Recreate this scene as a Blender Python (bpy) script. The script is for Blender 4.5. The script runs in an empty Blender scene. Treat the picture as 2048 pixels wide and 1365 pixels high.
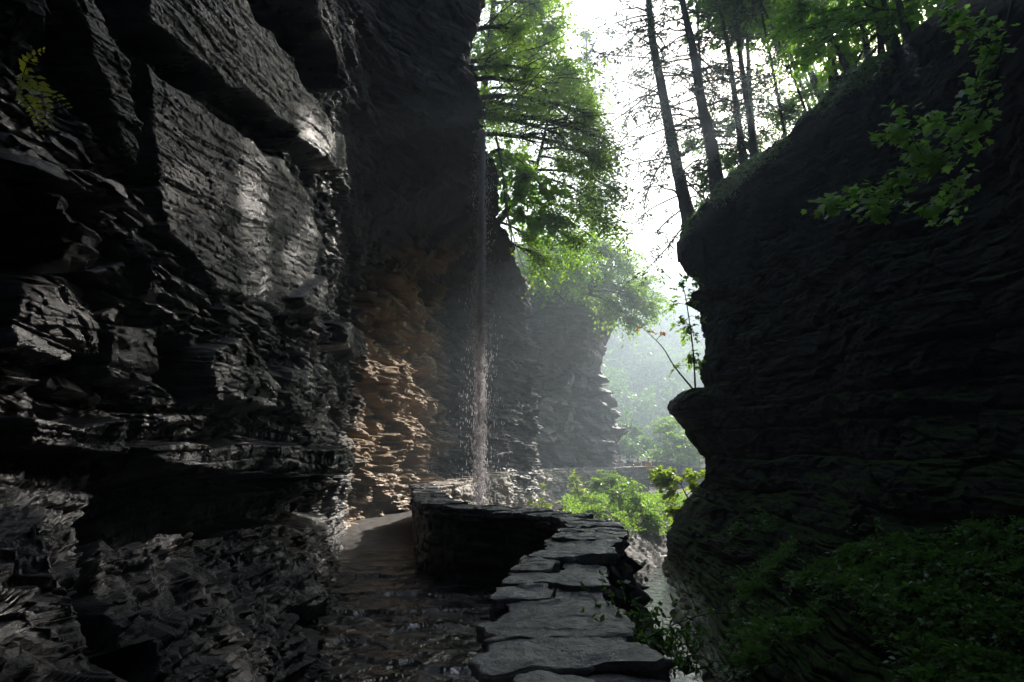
import bpy, math, random
import numpy as np
from mathutils import Vector
random.seed(7)
RNG = np.random.default_rng(11)
C = bpy.context.scene.collection
sc = bpy.context.scene

# ------------------------------------------------------------------ camera geometry
CAM = np.array([0.0, 0.0, 1.6]); F = 1365.33
TH = math.atan((912 - 682.5) / F); CT, ST = math.cos(TH), math.sin(TH)
def P(px, py, d):
    """world point at photo pixel (px,py) whose distance ahead (world y) is d"""
    cx = (px - 1024) / F; cy = (682.5 - py) / F
    v = np.array([cx, CT - cy * ST, ST + cy * CT])
    return CAM + v * (d / v[1])
def proj(p):
    q = p - CAM
    dep = q[..., 1] * CT + q[..., 2] * ST
    up = -q[..., 1] * ST + q[..., 2] * CT
    dep = np.where(dep < .2, .2, dep)
    return 1024 + F * q[..., 0] / dep, 682.5 - F * up / dep

# ------------------------------------------------------------------ noise
def hsh(*a):
    h = np.uint32(2166136261)
    for x in a:
        x = np.asarray(x).astype(np.int64).astype(np.uint32)
        h = (h ^ x) * np.uint32(16777619)
        h = h ^ (h >> np.uint32(15))
        h = h * np.uint32(2246822519)
        h = h ^ (h >> np.uint32(13))
    return (h & np.uint32(0xffffff)).astype(np.float64) / 16777215.0
def vnoise(x, y, z, seed=0):
    xi, yi, zi = np.floor(x), np.floor(y), np.floor(z)
    fx, fy, fz = x - xi, y - yi, z - zi
    fx = fx*fx*(3-2*fx); fy = fy*fy*(3-2*fy); fz = fz*fz*(3-2*fz)
    r = 0
    for dx in (0, 1):
        for dy in (0, 1):
            for dz in (0, 1):
                w = (fx if dx else 1-fx) * (fy if dy else 1-fy) * (fz if dz else 1-fz)
                r = r + w * hsh(xi+dx, yi+dy, zi+dz, seed + np.zeros_like(xi))
    return r * 2 - 1
def fbm(p, f, o=4, seed=0, gain=.5):
    a, s = 1.0, 0
    for k in range(o):
        s = s + a * vnoise(p[..., 0]*f, p[..., 1]*f, p[..., 2]*f, seed + k)
        f *= 2.03; a *= gain
    return s
def facets(s, z, ls, lz, seed, tilt=1.0):
    """broken rock: stretched random cells, each a tilted plane; about -1..1"""
    u, v = s / ls, z / lz
    ui, vi = np.floor(u), np.floor(v)
    best = np.full(u.shape, 9e9); val = np.zeros(u.shape)
    for dx in (-1, 0, 1):
        for dy in (-1, 0, 1):
            cx, cy = ui + dx, vi + dy
            S = np.full(u.shape, seed)
            jx, jy = cx + hsh(cx, cy, S), cy + hsh(cx, cy, S + 1)
            du, dv = u - jx, v - jy
            dd = np.abs(du)**1.6 + np.abs(dv)**1.6
            o = hsh(cx, cy, S + 2) * 2 - 1
            t = tilt * ((hsh(cx, cy, S + 3) - .5) * 2 * du + (hsh(cx, cy, S + 4) - .65) * 2 * dv)
            m = dd < best
            best = np.where(m, dd, best); val = np.where(m, o + t, val)
    return val
def blocks(s, z, seed, th, ln, tilt=.6, crack=.5, wob=None):
    r = np.random.default_rng(seed)
    z0, z1 = z.min() - 1, z.max() + 1
    n = int((z1 - z0) / th * 1.4) + 8
    b = z0 + np.cumsum(th * (.35 + 1.3 * r.random(n)))
    zi = np.searchsorted(b, z)
    zi = np.clip(zi, 1, n - 1)
    lo, hi = b[zi - 1], b[zi]
    fz = (z - lo) / (hi - lo)
    S = np.full(s.shape, seed)
    L = ln * (.5 + hsh(zi, S))
    si = s / L + 20 * hsh(zi, S + 1)
    if wob is not None: si = si + wob
    bi = np.floor(si); fs = si - bi
    o = hsh(zi, bi, S + 2) * 1.2 + hsh(zi, S + 5) * .8 - 1
    o = o + tilt * ((hsh(zi, bi, S + 3) - .5) * 2 * (fs - .5) + (hsh(zi, bi, S + 4) - .5) * 2 * (fz - .5))
    e = np.minimum(np.minimum(fs, 1 - fs) * L, np.minimum(fz, 1 - fz) * (hi - lo))
    return o - crack * np.clip(1 - e / (.12 * th + .004), 0, 1)

# ------------------------------------------------------------------ mesh helpers
def link(name, me, mat, parent=None, smooth=False):
    o = bpy.data.objects.new(name, me); C.objects.link(o)
    if mat is not None: me.materials.append(mat)
    if parent is not None: o.parent = parent
    if smooth: me.polygons.foreach_set('use_smooth', np.ones(len(me.polygons), dtype=bool))
    return o
def np_mesh(name, V, faces_flat, sizes, attr=None):
    me = bpy.data.meshes.new(name)
    V = np.ascontiguousarray(V, dtype=np.float32).reshape(-1, 3)
    faces_flat = np.ascontiguousarray(faces_flat, dtype=np.int32); sizes = np.asarray(sizes, dtype=np.int32)
    me.vertices.add(len(V)); me.vertices.foreach_set('co', V.ravel())
    me.loops.add(len(faces_flat)); me.loops.foreach_set('vertex_index', faces_flat)
    me.polygons.add(len(sizes))
    st = np.zeros(len(sizes), dtype=np.int32); st[1:] = np.cumsum(sizes)[:-1]
    me.polygons.foreach_set('loop_start', st)
    me.polygons.foreach_set('loop_total', sizes)
    me.update(calc_edges=True)
    if attr is not None:
        for k, a in attr.items():
            at = me.attributes.new(k, 'FLOAT', 'POINT'); at.data.foreach_set('value', np.asarray(a, dtype=np.float32))
    me.validate()
    return me
def grid_faces(r, c, flip=False):
    i = np.arange(r * c).reshape(r, c)
    q = np.stack([i[:-1, :-1], i[:-1, 1:], i[1:, 1:], i[1:, :-1]], -1).reshape(-1, 4)
    if flip: q = q[:, ::-1]
    return q
def grid_mesh(name, G, flip=False, attr=None):
    r, c = G.shape[:2]
    q = grid_faces(r, c, flip)
    return np_mesh(name, G.reshape(-1, 3), q.ravel(), np.full(len(q), 4), attr)
def catmull(ctrl, counts):
    ctrl = np.asarray(ctrl, float)
    k = len(ctrl)
    pad = np.concatenate([[2*ctrl[0]-ctrl[1]], ctrl, [2*ctrl[-1]-ctrl[-2]]])
    out = []
    for i in range(k - 1):
        n = counts if np.isscalar(counts) else counts[i]
        t = (np.arange(n) / n).reshape((-1,) + (1,) * (ctrl.ndim - 1))
        p0, p1, p2, p3 = pad[i], pad[i+1], pad[i+2], pad[i+3]
        out.append(.5 * ((2*p1) + (-p0+p2)*t + (2*p0-5*p1+4*p2-p3)*t*t + (-p0+3*p1-3*p2+p3)*t**3))
    out.append(ctrl[-1:])
    return np.concatenate(out)
def gnormals(G):
    du = np.gradient(G, axis=1); dv = np.gradient(G, axis=0)
    n = np.cross(du, dv)
    return n / np.maximum(np.linalg.norm(n, axis=-1, keepdims=True), 1e-9)
def poly_sd(px, py, poly):
    """signed distance in pixels, positive inside"""
    poly = np.asarray(poly, float); n = len(poly)
    best = np.full(px.shape, 1e9); ins = np.zeros(px.shape, bool)
    for i in range(n):
        a, b = poly[i], poly[(i + 1) % n]
        e = b - a; w0, w1 = px - a[0], py - a[1]
        t = np.clip((w0*e[0] + w1*e[1]) / (e @ e + 1e-9), 0, 1)
        best = np.minimum(best, (w0 - e[0]*t)**2 + (w1 - e[1]*t)**2)
        c = ((a[1] > py) != (b[1] > py)) & (px < (b[0]-a[0]) * (py-a[1]) / ((b[1]-a[1]) + 1e-12) + a[0])
        ins ^= c
    d = np.sqrt(best)
    return np.where(ins, d, -d)
def sstep(a, b, x):
    t = np.clip((x - a) / (b - a), 0, 1); return t*t*(3-2*t)

class Tubes:
    def __init__(s): s.V = []; s.Fc = []; s.n = 0
    def add(s, pts, radii, sides=6, rough=0.0):
        pts = np.asarray(pts, float); n = len(pts)
        radii = np.broadcast_to(np.asarray(radii, float), (n,))
        t = np.gradient(pts, axis=0); t /= np.maximum(np.linalg.norm(t, axis=1, keepdims=True), 1e-9)
        ref = np.array([.3, -1, .1]) if abs(t[0][2]) > .5 else np.array([0, .2, 1.])
        a = np.cross(t, ref); a /= np.maximum(np.linalg.norm(a, axis=1, keepdims=True), 1e-9)
        b = np.cross(t, a)
        an = np.arange(sides) * 2 * math.pi / sides
        rr = radii[:, None] * (1 + rough * (RNG.random((n, sides)) - .5))
        V = pts[:, None] + rr[..., None] * (np.cos(an)[None, :, None] * a[:, None] + np.sin(an)[None, :, None] * b[:, None])
        i = np.arange(n * sides).reshape(n, sides) + s.n
        q = np.stack([i[:-1], np.roll(i, -1, 1)[:-1], np.roll(i, -1, 1)[1:], i[1:]], -1).reshape(-1, 4)
        s.V.append(V.reshape(-1, 3)); s.Fc.append(q); s.n += n * sides
    def build(s, name, mat, parent=None):
        q = np.concatenate(s.Fc)
        me = np_mesh(name, np.concatenate(s.V), q.ravel(), np.full(len(q), 4))
        return link(name, me, mat, parent, smooth=True)

# leaf outlines: x across, y along the leaf, z fold
LEAF = {
 'simple': (np.array([[0,0,0],[.28,.38,.06],[0,1,-.05],[-.28,.38,.06]]), [[0,1,2,3]]),
 'needle': (np.array([[0,0,0],[.16,.5,.03],[0,1,0],[-.16,.5,.03]]), [[0,1,2,3]]),
 'maple': (np.array([[0,0,0],[.2,-.08,.0],[.5,.12,.05],[.36,.34,.03],[.56,.62,.06],[.24,.62,.0],[0,1,-.05],
                     [-.24,.62,0],[-.56,.62,.06],[-.36,.34,.03],[-.5,.12,.05],[-.2,-.08,0],[0,.4,-.04]]),
           [[12,0,1,2],[12,2,3,4],[12,4,5,6],[12,6,7,8],[12,8,9,10],[12,10,11,0]]),
 'oval': (np.array([[0,0,0],[.25,.2,.04],[.32,.5,.06],[.18,.8,.02],[0,1,-.06],[-.18,.8,.02],[-.32,.5,.06],[-.25,.2,.04]]),
          [[0,1,2,3],[0,3,4,5],[0,5,6,7]]),
}
class Leaves:
    def __init__(s, kind): s.kind = kind; s.p = []; s.d = []; s.n = []; s.s = []; s.t = []
    def add(s, p, d, n, size, tint):
        s.p.append(p); s.d.append(d); s.n.append(n); s.s.append(size); s.t.append(tint)
    def build(s, name, mat, parent=None):
        p = np.concatenate(s.p); d = np.concatenate(s.d); n = np.concatenate(s.n); sz = np.concatenate(s.s); t = np.concatenate(s.t)
        d = d / np.maximum(np.linalg.norm(d, axis=1, keepdims=True), 1e-9)
        x = np.cross(d, n); x /= np.maximum(np.linalg.norm(x, axis=1, keepdims=True), 1e-9)
        z = np.cross(x, d)
        T, fs = LEAF[s.kind]
        V = p[:, None] + sz[:, None, None] * (T[None, :, 0:1]*x[:, None] + T[None, :, 1:2]*d[:, None] + T[None, :, 2:3]*z[:, None])
        k = len(T); N = len(p)
        fl = np.array(fs)
        q = (fl[None] + (np.arange(N) * k)[:, None, None]).reshape(-1, fl.shape[1])
        me = np_mesh(name, V.reshape(-1, 3), q.ravel(), np.full(len(q), fl.shape[1]), {'tint': np.repeat(t, k)})
        return link(name, me, mat, parent)
def unit(v): return v / np.maximum(np.linalg.norm(v, axis=-1, keepdims=True), 1e-9)

def empty(name, loc, label, cat, group=None):
    o = bpy.data.objects.new(name, None); C.objects.link(o); o.location = [float(v) for v in loc]
    o.empty_display_size = .2
    tag(o, label, cat, group); return o
def tag(o, label=None, cat=None, group=None, kind=None):
    if label: o['label'] = label
    if cat: o['category'] = cat
    if group: o['group'] = group
    if kind: o['kind'] = kind
    return o
def rel(parent, o):
    """keep world coordinates of a child mesh under an empty placed at its base"""
    o.matrix_parent_inverse = parent.matrix_basis.inverted(); return o

# ------------------------------------------------------------------ materials
class M_:
    def __init__(s, name):
        s.m = bpy.data.materials.new(name); s.m.use_nodes = True
        s.t = s.m.node_tree; s.t.nodes.clear(); s.out = s.t.nodes.new('ShaderNodeOutputMaterial')
    def n(s, typ, ins=None, **kw):
        x = s.t.nodes.new('ShaderNode' + typ)
        for k, v in kw.items(): setattr(x, k, v)
        for k, v in (ins or {}).items():
            i = x.inputs[k]
            if isinstance(v, bpy.types.NodeSocket): s.t.links.new(v, i)
            else: i.default_value = v
        return x
    def ramp(s, fac, stops):
        r = s.n('ValToRGB', {'Fac': fac}); e = r.color_ramp.elements
        while len(e) < len(stops): e.new(.5)
        for el, (p, c) in zip(e, stops):
            el.position = p; el.color = (c, c, c, 1) if np.isscalar(c) else tuple(c) + (1,)
        return r.outputs['Color']
    def noise(s, vec, scale, detail=6, rough=.6, dist=0):
        return s.n('TexNoise', {'Vector': vec, 'Scale': scale, 'Detail': detail, 'Roughness': rough, 'Distortion': dist}).outputs['Fac']
    def mix(s, f, a, b):
        x = s.n('Mix', data_type='RGBA')
        for i, v in ((0, f), (6, a), (7, b)):
            if isinstance(v, bpy.types.NodeSocket): s.t.links.new(v, x.inputs[i])
            else: x.inputs[i].default_value = v if (i == 0 or len(v) == 4) else tuple(v) + (1,)
        return x.outputs[2]
    def math(s, op, a, b=0.0, c=None):
        ins = {0: a, 1: b}
        if c is not None: ins[2] = c
        x = s.n('Math', operation=op)
        for k, v in ins.items():
            if isinstance(v, bpy.types.NodeSocket): s.t.links.new(v, x.inputs[k])
            else: x.inputs[k].default_value = v
        return x.outputs[0]
    def pos(s): return s.n('NewGeometry').outputs['Position']
    def scaled(s, v, sc_):
        x = s.n('VectorMath', {0: v, 1: sc_}, operation='MULTIPLY'); return x.outputs[0]
    def surf(s, sh): s.t.links.new(sh, s.out.inputs['Surface']); return s.m

def rock_mat(name, dark, mid, brown=None, brown_at=None, brown_r=4, rough=(.25, .6), moss=0.0, mossc=(.035, .06, .012), bump=.5, strat=28, spec=.5, dry=None, wet_below=None, dull_below=None):
    m = M_(name); p = m.pos()
    ps = m.scaled(p, (1, 1, 5.5))
    n1 = m.noise(ps, 1.3, 8, .62); n2 = m.noise(p, 9, 6, .65); n3 = m.noise(m.scaled(p, (1, 1, 3)), 40, 5, .7)
    col = m.mix(m.ramp(n1, [(.35, 0), (.68, 1)]), dark, mid)
    col = m.mix(m.math('MULTIPLY', m.ramp(n2, [(.45, 0), (.75, 1)]), .5), col, tuple(c * 1.6 for c in mid))
    rg = m.ramp(m.noise(p, 2.2, 8, .65), [(.35, rough[0]), (.65, rough[1])])
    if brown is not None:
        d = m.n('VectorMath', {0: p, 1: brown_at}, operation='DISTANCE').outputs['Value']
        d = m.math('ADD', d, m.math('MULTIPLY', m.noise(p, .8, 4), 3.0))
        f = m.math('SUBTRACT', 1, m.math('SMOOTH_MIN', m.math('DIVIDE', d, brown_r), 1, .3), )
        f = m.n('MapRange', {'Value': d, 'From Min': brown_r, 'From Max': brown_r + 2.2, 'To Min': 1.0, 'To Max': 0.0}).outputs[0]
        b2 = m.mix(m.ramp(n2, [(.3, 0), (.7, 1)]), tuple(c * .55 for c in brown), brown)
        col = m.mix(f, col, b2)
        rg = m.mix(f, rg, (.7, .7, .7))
    if dry is not None:
        yy = m.n('SeparateXYZ', {'Vector': p}).outputs['Y']
        rg = m.mix(m.n('MapRange', {'Value': yy, 'From Min': dry, 'From Max': dry + 2}).outputs[0], rg, (.75, .75, .75))
    if dull_below is not None:
        zq = m.n('SeparateXYZ', {'Vector': p}).outputs['Z']
        rg = m.mix(m.n('MapRange', {'Value': zq, 'From Min': dull_below, 'From Max': dull_below + .5, 'To Min': 1.0, 'To Max': 0.0}).outputs[0], rg, m.ramp(m.noise(p, 5, 6), [(.4, .3), (.55, .75)]))
    if moss > 0:
        nz = m.n('SeparateXYZ', {'Vector': m.n('NewGeometry').outputs['Normal']}).outputs['Z']
        mf = m.math('ADD', nz, m.math('MULTIPLY', m.noise(p, 1.4, 7, .65), 1.1))
        mf = m.ramp(m.math('SUBTRACT', mf, 1.25 - moss), [(.0, 0), (.22, 1)])
        mc = m.mix(m.noise(p, 18, 5), tuple(c * .5 for c in mossc), tuple(c * 1.5 for c in mossc))
        col = m.mix(mf, col, mc); rg = m.mix(mf, rg, (.9, .9, .9))
    w = m.noise(m.scaled(p, (1.2, 1.2, strat)), 1.6, 6, .7)
    h = m.math('ADD', m.math('MULTIPLY', n2, .5), m.math('ADD', m.math('MULTIPLY', n3, .25), m.math('MULTIPLY', w, .45)))
    bp = m.n('Bump', {'Height': h, 'Strength': bump, 'Distance': .05}).outputs[0]
    if wet_below is not None:
        zz = m.n('SeparateXYZ', {'Vector': p}).outputs['Z']
        wf = m.n('MapRange', {'Value': zz, 'From Min': wet_below, 'From Max': wet_below + .7, 'To Min': 1.0, 'To Max': 0.0}).outputs[0]
        rg = m.mix(wf, rg, (.42, .42, .42))
        spec = m.n('MapRange', {'Value': wf, 'To Min': spec, 'To Max': .6}).outputs[0]
    b = m.n('BsdfPrincipled', {'Base Color': col, 'Roughness': rg, 'Normal': bp, 'Specular IOR Level': spec})
    return m.surf(b.outputs[0])

def leaf_mat(name, a, b, trans=.5, gloss=.06):
    m = M_(name)
    t = m.n('Attribute', attribute_name='tint').outputs['Fac']
    nz = m.noise(m.pos(), .9, 3)
    f = m.math('ADD', m.math('MULTIPLY', t, .7), m.math('MULTIPLY', m.ramp(nz, [(.3, 0), (.7, 1)]), .3))
    col = m.mix(f, a, b)
    tc = m.mix(.5, col, tuple(min(1, c * 2.3) for c in b))
    df = m.n('BsdfDiffuse', {'Color': col}); tr = m.n('BsdfTranslucent', {'Color': tc})
    mx = m.n('MixShader', {0: trans, 1: df.outputs[0], 2: tr.outputs[0]})
    gl = m.n('BsdfGlossy', {'Color': (1, 1, 1, 1), 'Roughness': .35})
    return m.surf(m.n('MixShader', {0: gloss, 1: mx.outputs[0], 2: gl.outputs[0]}).outputs[0])

def plain(name, col, rough=.7, var=.25, bump=0.0, scale=14):
    m = M_(name); p = m.pos(); n = m.noise(p, scale, 6, .65)
    c = m.mix(n, tuple(x * (1 - var) for x in col), tuple(min(1, x * (1 + var)) for x in col))
    ins = {'Base Color': c, 'Roughness': rough}
    if bump: ins['Normal'] = m.n('Bump', {'Height': n, 'Strength': bump, 'Distance': .03}).outputs[0]
    return m.surf(m.n('BsdfPrincipled', ins).outputs[0])

MAT = {}
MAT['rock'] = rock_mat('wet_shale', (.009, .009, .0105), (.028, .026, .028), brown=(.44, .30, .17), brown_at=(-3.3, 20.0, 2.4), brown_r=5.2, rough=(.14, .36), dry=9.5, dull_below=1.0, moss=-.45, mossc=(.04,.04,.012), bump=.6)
MAT['rock_r'] = rock_mat('dark_shale', (.007, .008, .008), (.02, .02, .019), rough=(.55, .85), spec=.08, wet_below=-2.4, moss=.1, mossc=(.03, .06, .012), bump=.7)
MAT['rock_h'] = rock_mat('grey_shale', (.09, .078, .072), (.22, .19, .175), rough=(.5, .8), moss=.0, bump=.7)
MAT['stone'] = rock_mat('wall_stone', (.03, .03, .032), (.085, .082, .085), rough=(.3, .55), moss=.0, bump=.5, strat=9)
MAT['cap'] = rock_mat('cap_stone', (.07, .07, .074), (.30, .30, .31), rough=(.12, .42), spec=.9, moss=-.17, mossc=(.075, .055, .012), bump=1.0, strat=3)
MAT['wall2'] = rock_mat('sunlit_wall_stone', (.20, .175, .15), (.42, .36, .30), rough=(.5, .8), moss=.0, bump=.6, strat=9)  # near wall's stone again, sunlight and haze put into a paler colour
MAT['ground'] = rock_mat('gorge_floor', (.03, .027, .025), (.085, .072, .062), rough=(.45, .8), spec=.2, moss=-.05, mossc=(.05, .09, .015), bump=.7)
MAT['bark'] = plain('bark', (.035, .03, .026), .85, .5, .6, 30)
MAT['bark_pale'] = plain('pale_bark', (.20, .19, .18), .8, .3, .3, 20)
MAT['twig'] = plain('twig', (.03, .025, .02), .85, .3)
MAT['leaf_bright'] = leaf_mat('leaf_bright', (.07, .16, .012), (.20, .33, .03), .68)
MAT['leaf_mid'] = leaf_mat('leaf_mid', (.04, .115, .014), (.12, .24, .025), .55)
MAT['leaf_dark'] = leaf_mat('leaf_dark', (.018, .045, .016), (.04, .085, .025), .4)
MAT['leaf_yellow'] = leaf_mat('leaf_yellow', (.12, .22, .018), (.27, .36, .03), .6)
MAT['leaf_hang'] = leaf_mat('leaf_hang', (.10, .25, .018), (.22, .40, .03), .7)
MAT['leaf_red'] = leaf_mat('leaf_red', (.20, .05, .02), (.32, .14, .04), .5)
MAT['leaf_shade'] = leaf_mat('leaf_shade', (.14, .32, .04), (.22, .44, .06), .6, .05)
MAT['needle'] = leaf_mat('needles', (.016, .035, .018), (.035, .07, .03), .35)
MAT['fern'] = leaf_mat('fern_green', (.25, .34, .03), (.42, .5, .05), .68)
MAT['cover'] = leaf_mat('ground_cover', (.05, .14, .02), (.11, .24, .035), .5)
def droplet_mat():
    m = M_('water_drops')
    a = m.n('BsdfPrincipled', {'Base Color': (.85, .84, .86, 1), 'Roughness': .12})
    b = m.n('BsdfTranslucent', {'Color': (.9, .88, .9, 1)})
    return m.surf(m.n('MixShader', {0: .75, 1: a.outputs[0], 2: b.outputs[0]}).outputs[0])
MAT['drop'] = droplet_mat()
def water_mat():
    m = M_('stream_water'); p = m.pos()
    h = m.noise(m.scaled(p, (1, .6, 1)), 5, 5, .6, .6)
    bp = m.n('Bump', {'Height': h, 'Strength': .55, 'Distance': .06}).outputs[0]
    return m.surf(m.n('BsdfPrincipled', {'Base Color': (.02, .022, .02, 1), 'Roughness': .06, 'Normal': bp}).outputs[0])
MAT['water'] = water_mat()
def path_mat():
    m = M_('wet_path'); p = m.pos()
    n = m.noise(p, 3.0, 8, .65); n2 = m.noise(m.scaled(p, (.8, 1.2, 1)), 3.6, 6, .62, .4); n3 = m.noise(p, 45, 5, .7)
    rip = m.noise(m.scaled(p, (1, .7, 1)), 6, 4, .6, .8)
    col = m.mix(m.ramp(n, [(.3, 0), (.7, 1)]), (.016, .015, .014), (.055, .049, .045))
    y = m.n('SeparateXYZ', {'Vector': p}).outputs['Y']
    dry = m.n('MapRange', {'Value': y, 'From Min': 8.0, 'From Max': 15.0}).outputs[0]
    col = m.mix(dry, col, m.mix(n, (.035, .029, .024), (.085, .07, .058)))
    pud = m.math('MULTIPLY', m.ramp(n2, [(.42, 0), (.50, 1)]), m.math('SUBTRACT', 1.0, dry))
    rg = m.mix(pud, m.mix(dry, (.30, .30, .30), (.7, .7, .7)), (.04, .04, .04))
    h = m.math('ADD', m.math('MULTIPLY', m.math('SUBTRACT', 1.0, pud), m.math('ADD', m.math('MULTIPLY', m.noise(p, 5, 5), .30), m.math('MULTIPLY', n3, .10))), m.math('MULTIPLY', m.math('MULTIPLY', rip, pud), .55))
    bp = m.n('Bump', {'Height': h, 'Strength': 1.0, 'Distance': .085}).outputs[0]
    return m.surf(m.n('BsdfPrincipled', {'Base Color': col, 'Roughness': rg, 'Normal': bp, 'Specular IOR Level': 1.0}).outputs[0])
MAT['path'] = path_mat()
MAT['hill'] = plain('forest_floor', (.03, .045, .015), .9, .5, .5, 1.5)

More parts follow.
